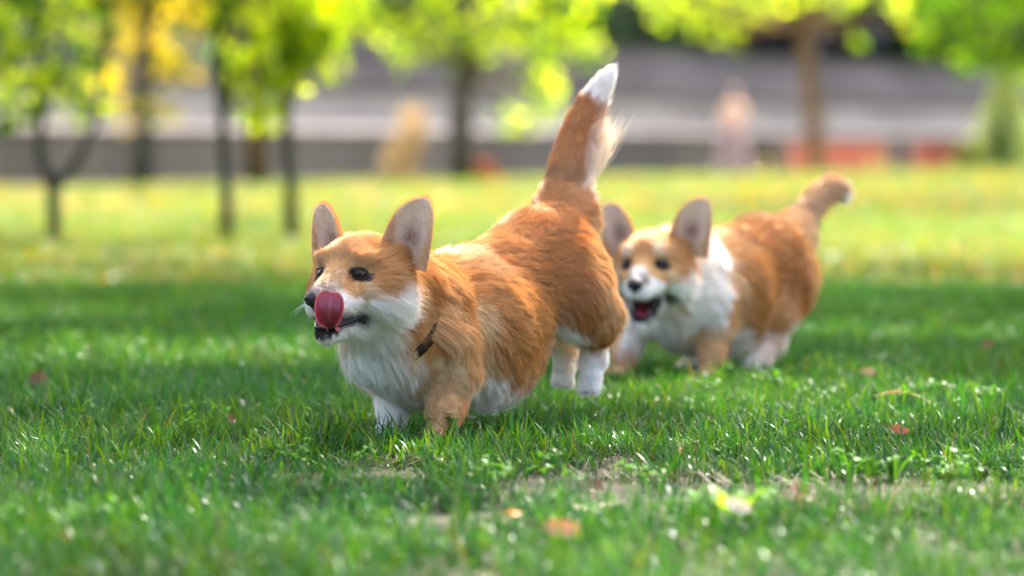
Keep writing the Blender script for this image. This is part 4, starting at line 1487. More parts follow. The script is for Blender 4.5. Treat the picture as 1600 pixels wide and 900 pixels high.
def grass():
    gm = leafy_mat('grass_blade', 0.52, (2.7, 1.2, 0.15), 0.035, 0.30,
                   vary=(1.1, (0.72, 0.86, 1.05), (1.35, 1.18, 0.75)))  # copy for the far lawn, its sunlight tinted in as yellow
    r = np.random.default_rng(21)
    nm_ = leafy_mat('lawn_blade', 0.40, (1.6, 1.3, 0.22), 0.020, 0.31, vary=(1.1, (0.52, 0.74, 0.86), (1.20, 1.04, 0.66)))  # cooler copy for the near lawn, its shade tinted in
    near = [tuft(34, 0.055, 0.025, 0.068, 0.0016, r) for _ in range(14)]
    near += [tuft(22, 0.05, 0.035, 0.080, 0.0016, r, 0.05) for _ in range(4)]

    def field(y0, y1, dens, marg=0.25):
        n = int(dens * ((y1 ** 2 - y0 ** 2) * 0.1333 + marg * 2 * (y1 - y0)))
        u = r.random(n)
        y = np.sqrt(y0 ** 2 + u * (y1 ** 2 - y0 ** 2))
        x = (r.random(n) * 2 - 1) * (0.1355 * y + marg)
        return x, y
    xs, ys = field(2.6, 13, 360, 0.7)
    # thin, worn patches
    P2 = np.stack([xs, ys, 0 * xs], 1)
    pn = vnoise(P2, 0.35, 9) * 0.6 + vnoise(P2, 0.13, 10) * 0.4
    keep = np.ones(len(xs), bool)
    for bx, by, br in BARE:
        d = np.hypot((xs - bx) / 1.6, ys - by)
        keep &= (d > br) | (r.random(len(xs)) < 0.10)
    keep &= (pn > 0.30) | (r.random(len(xs)) < 0.6)
    xs, ys, pn = xs[keep], ys[keep], pn[keep]
    n = len(xs)
    rot = np.stack([r.normal(size=n) * 0.08, r.normal(size=n) * 0.08, r.random(n) * 6.28], 1)
    scl = (0.66 + 0.62 * pn) * r.uniform(0.75, 1.25, n)
    for bx, by, br in BARE:
        d = np.hypot((xs - bx) / 1.6, ys - by)
        scl *= np.where(d < br * 1.5, 0.6, 1)
    idx = np.where(r.random(n) < 0.9, r.integers(0, 14, n), r.integers(14, 18, n))
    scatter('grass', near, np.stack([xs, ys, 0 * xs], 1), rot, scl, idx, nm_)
    mid = [tuft(46, 0.13, 0.045, 0.095, 0.0032, r, 0.18, 3, 0.06, (0.27, 0.23, 0.10)) for _ in range(10)]  # extra golden blades add the yellow of sunlit lawn
    xs, ys = field(13, 26, 75, 1.5)
    n = len(xs)
    scatter('mid_grass', mid, np.stack([xs, ys, 0 * xs], 1), np.stack([0 * xs, 0 * xs, r.random(n) * 6.28], 1), r.uniform(0.8, 1.2, n), r.integers(0, 10, n), gm)
    # the lawn goes on to both sides of the view
    n = 34000
    ys = r.uniform(-3, 27, n)
    xs = r.uniform(-13, 13, n)
    k = abs(xs) > np.where(ys < 13, np.where(ys > 2.6, 0.1355 * ys + 0.62, 0), 0.1355 * ys + 1.4)
    k &= (np.stack([xs, ys], 1) - WALL_A[:2]) @ WN[:2] < -2.45
    xs, ys = xs[k], ys[k]
    n = len(xs)
    scatter('side_grass', mid, np.stack([xs, ys, 0 * xs], 1), np.stack([0 * xs, 0 * xs, r.random(n) * 6.28], 1), r.uniform(0.7, 1.1, n), r.integers(0, 10, n), nm_)
    far = [tuft(46, 0.30, 0.06, 0.12, 0.008, r, 0.26, 3, 0.06, (0.27, 0.23, 0.10)) for _ in range(6)]  # more golden blades still, for sun on the far lawn
    xs, ys = field(26, 84, 17, 9)
    rel = (np.stack([xs, ys], 1) - WALL_A[:2]) @ WN[:2]
    k = rel < -2.45
    xs, ys = xs[k], ys[k]
    n = len(xs)
    scatter('far_grass', far, np.stack([xs, ys, 0 * xs], 1), np.stack([0 * xs, 0 * xs, r.random(n) * 6.28], 1), r.uniform(0.8, 1.2, n), r.integers(0, 6, n), gm)
    cm = leafy_mat('clover_leaf', 0.5, (1.3, 1.1, 0.3), 0.02, 0.45)
    cl = [clover(r) for _ in range(6)] + [weed(r) for _ in range(4)]
    xs, ys = field(4.0, 11, 60)
    P2 = np.stack([xs, ys, 0 * xs], 1)
    pn = vnoise(P2, 0.45, 31)
    k = pn > 0.71
    for bx, by, br in BARE:
        k |= (np.hypot((xs - bx) / 1.6, ys - by) < br * 1.3) & (r.random(len(xs)) < 0.9)
    xs, ys = xs[k], ys[k]
    n = len(xs)
    scatter('clover', cl, np.stack([xs, ys, 0 * xs + 0.01], 1), np.stack([0 * xs, 0 * xs, r.random(n) * 6.28], 1), r.uniform(0.65, 1.05, n), np.where(r.random(n) < 0.97, r.integers(0, 6, n), r.integers(6, 10, n)), cm)
    # lighter spots of bare thatch: dry clippings on the soil
    dm = leafy_mat('dry_thatch', 0.2, (1, 1, 1), 0.03, 0.5)
    dry = []
    for _ in range(4):
        sp = Soup()
        for i in range(60):
            a, rr = r.uniform(0, 6.28), 0.07 * math.sqrt(r.random())
            blade(sp, V(cos(a) * rr, sin(a) * rr, 0.002 + 0.01 * r.random()), r.uniform(0, 6.28), r.uniform(1.2, 1.6), r.uniform(0.02, 0.05), 0.0011, r.uniform(-0.2, 0.2), V(0.10, 0.065, 0.035) * r.uniform(0.3, 1.8), 3)
        dry.append(sp)
    xs, ys = field(4.0, 9, 40)
    k = np.zeros(len(xs), bool)
    for bx, by, br in BARE:
        k |= np.hypot((xs - bx) / 1.6, ys - by) < br * 1.2
    k |= r.random(len(xs)) < 0.25
    xs, ys = xs[k], ys[k]
    n = len(xs)
    scatter('thatch', dry, np.stack([xs, ys, 0 * xs + 0.002], 1), np.stack([0 * xs, 0 * xs, r.random(n) * 6.28], 1), r.uniform(0.8, 1.3, n), r.integers(0, 4, n), dm)


# ------------------------------------------------------------------ trees
LEAF = {}


def leaf_cloud(clumps, r, size, cols, droop=0.3, wide=0.55, gaps=False):
    """clumps: (centre, (rx, ry, rz), n); small folded leaves spread through each volume"""
    C, Rr, M_ = [], [], []
    P, Cc = [], []
    for c, rad, n in clumps:
        n = int(n)
        d = unit(r.normal(size=(n, 3)))
        rr = r.random((n, 1)) ** 0.45
        P.append(np.asarray(c) + d * rr * np.asarray(rad))
        base = np.asarray(cols)[r.integers(0, len(cols), n)]
        Cc.append(base * r.uniform(0.7, 1.3, (n, 1)))
    P, Cc = np.concatenate(P), np.concatenate(Cc)
    if gaps:
        # leaves cut away towards the sun so chosen spots are lit
        q = P[:, :2] - SUN_DIR[:2] / SUN_DIR[2] * P[:, 2:3]
        out = lit_zone(q[:, 0], q[:, 1])
        for gx, gy, ga, gb in GAPS:
            out |= ((q[:, 0] - gx) / (ga + 0.10)) ** 2 + ((q[:, 1] - gy) / (gb + 0.09)) ** 2 < 1
        P, Cc = P[~out], Cc[~out]
    n = len(P)
    L = size * r.uniform(0.7, 1.25, n)[:, None]
    ax = unit(r.normal(size=(n, 3)) + V(0, 0, -droop))
    sd = unit(np.cross(ax, r.normal(size=(n, 3))))
    nm = np.cross(ax, sd)
    W = L * wide
    v = np.empty((n, 6, 3))
    v[:, 0] = P
    v[:, 1] = P + ax * L * 0.45 - sd * W * 0.5 + nm * L * 0.06
    v[:, 2] = P + ax * L * 0.45
    v[:, 3] = P + ax * L * 0.45 + sd * W * 0.5 + nm * L * 0.06
    v[:, 4] = P + ax * L
    v[:, 5] = P + ax * L * 0.45
    v = v[:, :5]
    i = np.arange(n)[:, None] * 5
    tr = np.concatenate([i + np.array([0, 1, 2]), i + np.array([0, 2, 3]), i + np.array([1, 4, 2]), i + np.array([2, 4, 3])])
    return v.reshape(-1, 3), tr, np.repeat(Cc, 5, axis=0)


def limb_path(a, b, r, wob=0.06, n=7):
    t = np.linspace(0, 1, n)[:, None]
    L = np.linalg.norm(np.asarray(b) - np.asarray(a))
    p = np.asarray(a) + (np.asarray(b) - np.asarray(a)) * t
    return p + r.normal(size=(n, 3)) * wob * L * np.sin(t * pi) * 0.5


GAPS = [(-0.10, 6.14, 0.16, 0.09), (-0.28, 6.00, 0.08, 0.07), (-0.31, 5.70, 0.12, 0.07), (0.01, 6.22, 0.09, 0.08), (0.24, 7.55, 0.16, 0.14), (0.52, 8.05, 0.12, 0.10),
        (0.75, 6.5, 0.35, 0.10), (1.1, 9.5, 0.5, 0.3), (-1.5, 10.5, 0.5, 0.35), (0.5, 11.8, 0.5, 0.3), (-0.3, 13.4, 0.5, 0.3),
        (0.35, 6.05, 0.22, 0.06), (0.95, 5.95, 0.25, 0.07), (-1.7, 13.0, 0.5, 0.2), (1.4, 12.8, 0.6, 0.3), (-2.6, 20.8, 0.5, 0.4)]  # openings shaped to aim sun at the dogs and lawn patches


def tree(name, label, base, trunk, rad, limbs, clumps, cols, r, size=0.07, bark=None, group=None, droop=0.3, wide=0.55, leaf='leaf_green', category='tree'):
    """trunk: list of absolute points; limbs: list of (points, r0, r1); clumps in absolute coordinates"""
    B = np.asarray(base, float)
    o = thing(name, label, category, None, tuple(B), 0, group)
    if trunk:
        sp = Soup()
        sp.tube(np.asarray(trunk) - B, rad, 10)
        link('trunk', sp.mesh('trunk', bark), o)
    for pts, r0, r1 in limbs:
        sp = Soup()
        pts = np.asarray(pts) - B
        sp.tube(pts, np.linspace(r0, r1, len(pts)), 6)
        link('branch', sp.mesh('branch', bark), o)
    if clumps:
        v, t, c = leaf_cloud(clumps, r, size, cols, droop, wide, leaf == 'leaf_shade')
        if leaf not in LEAF:
            tc = {'leaf_dark': (1.2, 1.3, 0.4), 'leaf_ochre': (1.1, 1.0, 0.75), 'petal_red': (1.1, 1.0, 0.8), 'leaf_pale': (1.3, 1.3, 0.8)}.get(leaf, (1.8, 1.65, 0.25))
            LEAF[leaf] = leafy_mat(leaf, {'leaf_green': 0.62, 'leaf_shade': 0.30}.get(leaf, 0.5), tc, 0.02, 0.45)
        link('crown', np_mesh('crown', v - B, t, LEAF[leaf], c, smooth=False), o)
    return o


YG = [(0.20, 0.31, 0.003), (0.25, 0.35, 0.003), (0.13, 0.24, 0.003), (0.28, 0.36, 0.004)]
MG = [(0.045, 0.125, 0.014), (0.07, 0.16, 0.012), (0.035, 0.09, 0.014), (0.10, 0.19, 0.015)]
YE = [(0.44, 0.38, 0.012), (0.34, 0.33, 0.01), (0.50, 0.38, 0.06), (0.18, 0.24, 0.01)]
DG = [(0.006, 0.020, 0.007), (0.010, 0.028, 0.008), (0.005, 0.014, 0.007)]


def at_px(px, py, Y):
    return px_point(px, py, Y)


def ground_px(px, Y):
    return V((px - 800) / 6000 * Y / cos(PITCH), Y, 0)


def clump_row(spec, Y, r, dens):
    """spec: (px, py, half width px, half height px) blobs of foliage at about distance Y"""
    out = []
    for px, py, hw, hh in spec:
        yy = Y * (1 + r.normal() * 0.01)
        c = at_px(px, py, yy)
        k = yy / 6000
        out.append((c, (hw * k, max(hw * k * 0.8, 0.12), hh * k), dens * 0.42 * (hw * hh) / 1000))
    return out


def lit_zone(x, y):
    """lawn spots picked to be sunlit; the shade crowns are emptied above them"""
    return ((x > 0.0) & (y > 3.2) & (y < 5.35) & (x < 1.6)) | ((x > 0.9) & (y > 14.5) & (y < 25.5)) | ((y > 24.5) & (x < 1.2)) | (y > 31.0) | ((x < -2.0) & (y > 19.5)) | \
        (((x + 1.2) / 1.0) ** 2 + ((y - 8.4) / 0.5) ** 2 < 1) | (((x - 0.55) / 0.5) ** 2 + ((y - 7.05) / 0.40) ** 2 < 1)


def trees():
    r = np.random.default_rng(77)
    bark_dark = rough_mat('dark_bark', (0.030, 0.034, 0.024), (0.075, 0.075, 0.050), 9, 0.9, 0.8, stretch=(1, 1, 0.25), bdist=0.02)
    bark_brown = rough_mat('brown_bark', (0.09, 0.055, 0.022), (0.20, 0.125, 0.050), 7, 0.9, 0.8, stretch=(1, 1, 0.25), bdist=0.02)

    # forked sapling on the left
    b = ground_px(83, 18.6)
    f = at_px(84, 297, 18.6)
    tl, tr_ = at_px(64, 195, 18.6), at_px(150, 190, 18.7)
    top1, top2 = at_px(60, -180, 18.6), at_px(200, -160, 18.8)
    cl = clump_row([(20, 60, 60, 60), (90, 30, 70, 55), (30, 150, 50, 50), (100, 130, 60, 55), (60, -40, 90, 60), (-40, 90, 60, 90), (-50, -60, 90, 80),
                    (150, 70, 45, 60), (160, -60, 80, 70), (25, 190, 32, 22), (140, 160, 30, 35)], 18.6, r, 62)
    tree('sapling', 'slender forked sapling with dark trunk at the left edge of the lawn', b,
         [b, b + (f - b) * 0.5 + V(0.006, 0, 0), f, (f + tl) / 2 + V(-0.03, 0, 0), tl, (tl + top1) / 2, top1], [0.040, 0.034, 0.034, 0.028, 0.024, 0.018, 0.006],
         [([f, (f + tr_) / 2 + V(0.02, 0, -0.02), tr_, (tr_ + top2) / 2, top2], 0.030, 0.008), (limb_path(tl, at_px(-30, 60, 18.6), r), 0.014, 0.005),
          (limb_path(tr_, at_px(110, 30, 18.8), r), 0.012, 0.004), (limb_path(tl, at_px(95, 100, 18.5), r), 0.010, 0.004)],
         cl, YG + YG + MG[:1] + [(0.010, 0.045, 0.014), (0.014, 0.055, 0.016), (0.008, 0.035, 0.012), (0.012, 0.05, 0.02)], r, 0.085, bark_dark, 'saplings planted on the lawn', leaf='leaf_green')  # dark greens paint the leaves that lie in shade
    # two thin saplings
    for px, lab, spec, cols in ((355, 'thin dark sapling trunk directly left of the brown trunk', [(330, -90, 45, 70), (365, 105, 30, 50), (350, 20, 40, 50), (400, -70, 60, 60), (385, 165, 25, 30)], YG),
                                (455, 'thin dark sapling between the brown trunk and the front dog', [(450, 60, 60, 65), (425, 140, 40, 55), (490, 30, 60, 60), (420, -60, 70, 60), (500, -70, 70, 60), (415, 190, 22, 20), (520, 90, 25, 45), (460, 80, 70, 70), (480, 20, 60, 50)], YG)):
        b = ground_px(px, 18.4)
        top = at_px(px + r.normal() * 10, -200, 18.5)
        m1 = at_px(px - 8, 190, 18.45)
        cl = clump_row(spec, 18.5, r, 75)
        tree('sapling', lab, b, [b, (b + m1) / 2 + V(0.01, 0, 0), m1, (m1 + top) / 2 + V(-0.02, 0, 0), top], [0.036, 0.030, 0.026, 0.018, 0.006],
             [(limb_path(m1, c[0], r), 0.014, 0.004) for c in cl[:4]], cl, cols + ([(0.012, 0.05, 0.014)] if px < 400 else []), r, 0.085, bark_dark, 'saplings planted on the lawn', leaf='leaf_green')  # one dark tone stands for shaded leaves on the left sapling
    # yellow tree
    Y = 44.0
    b = ground_px(222, Y)
    cl = clump_row([(190, 50, 40, 40), (235, 80, 42, 45), (285, 105, 26, 36), (255, 168, 24, 22), (200, 175, 22, 24), (170, 125, 20, 34), (215, 5, 50, 30), (300, 35, 25, 30), (200, -70, 90, 60), (280, -60, 80, 60)], Y, r, 95)
    t0 = at_px(224, 150, Y)
    tree('yellow_tree', 'tree with yellow autumn leaves hanging low before the wall', b, [b, (b + t0) / 2, t0, at_px(235, -30, Y), at_px(240, -180, Y)], [0.13, 0.11, 0.10, 0.08, 0.03],
         [(limb_path(t0, c[0], r), 0.04, 0.012) for c in cl[:7]], cl, YE + [(0.03, 0.06, 0.012)], r, 0.19, bark_dark, leaf='leaf_yellow')
    # brown trunk with tall crown
    Y = 45.0
    b = ground_px(402, Y)
    t0 = at_px(392, 60, Y)
    cl = clump_row([(380, -60, 90, 50), (470, -40, 80, 55), (560, -70, 70, 50), (300, -70, 70, 50), (450, 45, 55, 40), (350, 90, 25, 45)], Y, r, 85)
    tree('tree', 'straight brown trunk rising through bright leaves behind the thin saplings', b, [b, (b + t0) / 2 + V(0.02, 0, 0), t0, at_px(388, -60, Y), at_px(395, -200, Y)], [0.16, 0.13, 0.12, 0.10, 0.04],
         [(limb_path(at_px(389, -20, Y), c[0], r), 0.06, 0.015) for c in cl[:6]], cl, YG + [(0.012, 0.05, 0.014), (0.02, 0.07, 0.012)], r, 0.19, bark_brown, 'lawn trees before the wall', leaf='leaf_green')  # last two tones put shade among the bright leaves
    # middle tree above the tail
    Y = 50.0
    b = ground_px(725, Y)
    t0 = at_px(722, 110, Y)
    cl = clump_row([(640, 50, 60, 40), (720, 60, 70, 45), (800, 45, 70, 50), (870, 60, 55, 45), (580, 30, 45, 30), (920, 75, 35, 30), (840, 120, 35, 40), (855, 165, 32, 35), (800, 190, 25, 30),
                    (600, -40, 90, 50), (700, -50, 110, 60), (820, -60, 110, 60), (910, -20, 60, 50), (640, 95, 30, 18), (560, 15, 30, 25)], Y, r, 70)
    tree('tree', 'grey brown trunk with spreading lime green crown left of the raised tail', b, [b, (b + t0) / 2 + V(-0.03, 0, 0), t0, at_px(735, 0, Y), at_px(745, -170, Y)], [0.20, 0.17, 0.15, 0.12, 0.04],
         [(limb_path(t0, c[0], r), 0.06, 0.015) for c in cl[:12]], cl, YG + MG[1:2] + [(0.015, 0.06, 0.014)], r, 0.19, rough_mat('grey_bark', (0.075, 0.065, 0.045), (0.15, 0.13, 0.10), 7, 0.9, 0.8, stretch=(1, 1, 0.25), bdist=0.02), 'lawn trees before the wall', leaf='leaf_green')  # darkest tone stands for leaves in shade within the crown
    # right tree
    Y = 66.0
    b = ground_px(1277, Y)
    t0 = at_px(1262, 95, Y)
    cl = clump_row([(1045, 18, 40, 18), (1110, 28, 45, 26), (1140, 58, 28, 22), (1190, 12, 50, 22), (1310, 2, 45, 16), (1330, 60, 15, 14), (1400, 5, 35, 14), (1430, 45, 24, 24),
                    (1100, -30, 90, 40), (1230, -40, 110, 45), (1370, -35, 110, 40), (1030, -10, 40, 25)], Y, r, 62)
    tree('tree', 'slim orange brown trunk standing before the red wall at right', b, [b, at_px(1270, 180, Y), t0, at_px(1250, 0, Y), at_px(1238, -160, Y)], [0.19, 0.16, 0.15, 0.13, 0.05],
         [(limb_path(at_px(1254, 40, Y), c[0], r), 0.06, 0.015) for c in cl[:12]], cl, YG + MG[1:2], r, 0.23, bark_brown, 'lawn trees before the wall', leaf='leaf_green')
    # darker tree reaching in from the right
    Y = 42.0
    b = ground_px(1760, Y)
    cl = clump_row([(1480, 40, 45, 50), (1540, 50, 55, 55), (1590, 60, 50, 60), (1510, 90, 30, 22), (1640, 40, 70, 80), (1460, -20, 60, 50), (1560, -40, 90, 60), (1700, -30, 110, 90), (1600, -130, 170, 70), (1440, 60, 20, 30), (1760, 80, 80, 90), (1860, 0, 110, 110)], Y, r, 110)
    tree('tree', 'darker green drooping foliage reaching in at the top right corner', b, [b, at_px(1755, 150, Y), at_px(1750, 30, Y), at_px(1740, -140, Y)], [0.18, 0.15, 0.13, 0.05],
         [(limb_path(at_px(1752, 60, Y), c[0], r), 0.07, 0.015) for c in cl[:9]], cl, MG, r, 0.17, bark_dark, 'lawn trees before the wall', leaf='leaf_green')
    # conifer
    for px, Yc, hh, hw, lab in ((1572, 76, 2.45, 0.78, 'pale cone shaped conifer at the right end of the red wall'), (1512, 75, 0.55, 0.32, 'knee high yellow green bush left of the cone shaped conifer')):
        b = ground_px(px, Yc)
        cl = []
        nlev = 9 if hh > 1 else 3
        for k in range(nlev):
            z = hh * (0.06 + 0.88 * k / (nlev - 1))
            rad = hw * (1 - (k / (nlev - 0.5)) ** 1.1) + 0.05
            for a in np.linspace(0, 2 * pi, max(4, int(9 * rad / hw)), endpoint=False):
                cl.append((b + V(cos(a + k) * rad * 0.7, sin(a + k) * rad * 0.7, z), (rad * 0.38, rad * 0.38, hh / nlev * 0.8), 150))
        tree('conifer' if hh > 1 else 'bush', lab, b, [b, b + V(0, 0, hh * 0.85)], [0.06, 0.02], [], cl, [(0.20, 0.27, 0.07), (0.24, 0.30, 0.09), (0.05, 0.09, 0.02)], r, 0.07, bark_brown, category='conifer' if hh > 1 else 'bush', leaf='leaf_pale')
    b = ground_px(1566, 74.5)  # dark cone added to give the pale conifer its shaded heart
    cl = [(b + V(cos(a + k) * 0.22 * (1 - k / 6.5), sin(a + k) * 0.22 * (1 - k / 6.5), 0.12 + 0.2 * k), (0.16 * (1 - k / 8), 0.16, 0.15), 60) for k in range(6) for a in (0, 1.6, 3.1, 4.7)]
    tree('conifer', 'added dark green cone standing for the shade inside the pale cone shaped conifer', b, [b, b + V(0, 0, 1.1)], [0.04, 0.01], [], cl, [(0.012, 0.045, 0.008), (0.02, 0.06, 0.01)], r, 0.07, bark_brown, category='conifer', leaf='leaf_dark')
    # tall ochre shrub and red flowers in front of the wall
    b = ground_px(636, 47)
    cl = [(b + V(r.normal() * 0.12, r.normal() * 0.09, z), (0.25 * (1.15 - abs(z - 0.45)), 0.22, 0.14), 120) for z in np.linspace(0.1, 0.88, 8)]
    tree('shrub', 'narrow ochre yellow shrub standing against the grey wall', b, [b, b + V(0.02, 0, 0.7)], [0.03, 0.01], [], cl, [(0.34, 0.24, 0.11), (0.42, 0.31, 0.16), (0.26, 0.20, 0.09)], r, 0.06, bark_brown, category='shrub', leaf='leaf_ochre')
    b = ground_px(760, 48)
    cl = [(b + V(r.normal() * 0.05, r.normal() * 0.1, z), (0.13, 0.13, 0.09), 90) for z in (0.10, 0.16, 0.22, 0.27)]
    o = tree('flowering_plant', 'low plant with orange red blooms at the foot of the middle tree', b, [b, b + V(0, 0, 0.25)], [0.02, 0.008], [], cl, [(0.40, 0.035, 0.010), (0.46, 0.09, 0.012), (0.36, 0.03, 0.010), (0.08, 0.12, 0.02)], r, 0.05, bark_brown, category='flowers', leaf='petal_red')
    # dark trees on the terrace
    k = 0
    labels = ['dense dark tree behind the bank at far left', 'dark tree behind the yellow tree', 'dark tree behind the brown trunk', 'dark tree rising beyond the bank left of centre',
              'dark tree rising beyond the bank at centre', 'dark tree closing the view behind the middle tree', 'dark evergreen seen right above the raised tail', 'dark tree behind the slim right trunk', 'dark tree beyond the bank at far right', 'dark tree outermost at the right beyond the conifer']
    for px, Yt, hw in ((-60, 66, 2.6), (120, 68, 2.5), (300, 66, 2.6), (470, 70, 2.7), (640, 74, 2.8), (800, 82, 3.0), (960, 90, 3.2), (1390, 108, 3.6), (1560, 104, 3.8), (1720, 100, 3.8)):
        g = ground_px(px, Yt) + V(0, 0, 2.15)
        cl = []
        for j in range(22):
            a = r.uniform(0, 2 * pi)
            rr = hw * 0.75 * math.sqrt(r.random())
            z = r.uniform(0.3, 6.5)
            kk = 1 - 0.4 * abs(z - 3) / 3.5
            cl.append((g + V(cos(a) * rr * kk, sin(a) * rr * kk, z), (hw * 0.42, hw * 0.42, 0.9), 190))
        tree('dark_tree', labels[k], g, [g, g + V(0.1, 0, 3.0), g + V(0, 0.1, 5.5)], [0.28, 0.2, 0.08], [], cl, DG, r, 0.30, bark_dark, 'dark trees beyond the bank', leaf='leaf_dark')
        k += 1

    # clipped dark hedge along the terrace edge
    p0, p1 = wp(-35, 7.0, 2.1), ground_px(930, 84) + V(0, 0, 2.1)
    cl = [(p0 + (p1 - p0) * t + V(0, r.normal() * 0.2, z), (0.75, 0.5, 0.6), 170) for t in np.linspace(0, 1, 70) for z in (0.4, 1.3, 2.2)]
    tree('hedge', 'long dark green hedge along the terrace above the grey walls', p0, [p0, p0 + V(0, 0, 1.2)], [0.05, 0.03],
         [([p0 + (p1 - p0) * t, p0 + (p1 - p0) * t + V(0, 0, 1.5)], 0.04, 0.02) for t in np.linspace(0.05, 0.95, 12)], cl, DG + [(0.015, 0.04, 0.01)], r, 0.24, bark_dark, leaf='leaf_dark', category='hedge', wide=0.7)

    # trees whose crowns shade the dogs: trunks stand outside the picture, boughs arch above it, cut to aim sun and shade
    to_sun = SUN_DIR
    slope = to_sun[:2] / to_sun[2]
    cols = MG + YG[:2]
    spots = [((-6.5, 13.0), (-3.0, 13.0, 6.3), 5.6), ((6.8, 12.0), (3.6, 12.2, 6.6), 5.6), ((-6.8, 19.0), (-3.6, 18.2, 6.6), 5.0), ((-7.4, 28.0), (-3.0, 27.0, 7.0), 4.6), ((8.2, 19.0), (4.2, 17.5, 6.8), 4.0), ((9.5, 38.0), (4.6, 35.0, 7.2), 4.2)]
    labs = ['tall shade tree left of the dogs with boughs arching over the lawn', 'tall shade tree right of the dogs with boughs arching over the lawn', 'shade tree standing farther back on the left outside the view',
            'shade tree farthest back on the left outside the view', 'shade tree farther back on the right outside the view', 'shade tree farthest back on the right outside the view']
    for (tx, ty), c, rad in spots:
        g = V(tx, ty, 0)
        cl = []
        for j in range(int(200 * (rad / 5) ** 2)):
            d = unit(r.normal(size=3))
            p = V(*c) + d * (r.random() ** 0.4) * V(rad, rad, 2.6)
            low = CAM_H + 0.040 * p[1] + 1.5
            if p[2] < low + 0.7:
                continue
            q = p[:2] - slope * p[2]
            jx = r.normal(size=2) * 0.10
            if lit_zone(q[0] + jx[0], q[1] + jx[1]):
                continue
            if 3.0 < q[1] < 16 and r.random() < 0.06:
                continue
            cl.append((p, (0.55, 0.55, 0.35), 135))
        crown_c = V(*c)
        mid = V(tx * 0.9, ty, 3.2)
        limbs = [(limb_path(mid, cl[m][0], r, 0.08), 0.09, 0.02) for m in range(0, len(cl), max(1, len(cl) // 9))]
        tree('shade_tree', labs.pop(0), g, [g, V(tx * 0.96, ty, 1.6), mid, V(tx * 0.75, ty, 5.5), V(tx * 0.6, ty, 7.5)], [0.24, 0.20, 0.18, 0.12, 0.04], limbs, cl, cols, r, 0.15, bark_brown, 'shade trees around the dogs', leaf='leaf_shade', wide=0.7)


# ------------------------------------------------------------------ small things on the lawn and far off
def fallen_leaf(name, label, loc, size, col, rx, ry, rz, r, group=None, lobes=True):
    m = 22
    th = np.linspace(-pi, pi, m, endpoint=False)
    rad = 0.5 + (0.09 * np.cos(5 * th + 0.4) + 0.05 * np.cos(9 * th + 1) if lobes else 0) + 0.03 * r.normal(size=m)
    x = rad * np.cos(th) * 1.15
    y = rad * np.sin(th) * (0.95 if lobes else 0.55)
    ring = np.stack([x, y, 0.45 * np.abs(y) ** 1.3 + 0.35 * x ** 2 + 0.03 * r.normal(size=m)], 1)
    mid = ring * 0.5
    mid[:, 2] = 0.05 * np.abs(mid[:, 1])
    v = np.concatenate([[[0, 0, 0]], mid, ring]) * size
    k = (np.arange(m) + 1) % m
    tr = [(0, 1 + i, 1 + k[i]) for i in range(m)]
    q = [(1 + i, 1 + m + i, 1 + m + k[i], 1 + k[i]) for i in range(m)]
    lo = thing(name, label, 'leaf', None, loc, 0, group)
    lo.rotation_euler = (rx, ry, rz)
    sp = Soup()
    n = len(v)
    sp.add(v, q, tr, np.asarray(col)[None] * r.uniform(0.8, 1.15, (n, 1)))
    if 'dead_leaf' not in LEAF:
        LEAF['dead_leaf'] = leafy_mat('dead_leaf', 0.35, (1.2, 1, 0.8), 0.04, 0.4)
    link('leaf_blade', sp.mesh('leaf_blade', LEAF['dead_leaf']), lo)
    sp = Soup()
    sp.tube(np.array([(-0.45, 0, 0.02), (-0.75, 0.02, 0.04), (-1.05, 0.08, 0.02)]) * size, [0.0009, 0.0009, 0.0012], 5, V(*col) * 0.6)
    link('stalk', sp.mesh('stalk', LEAF['dead_leaf']), lo)
    return lo


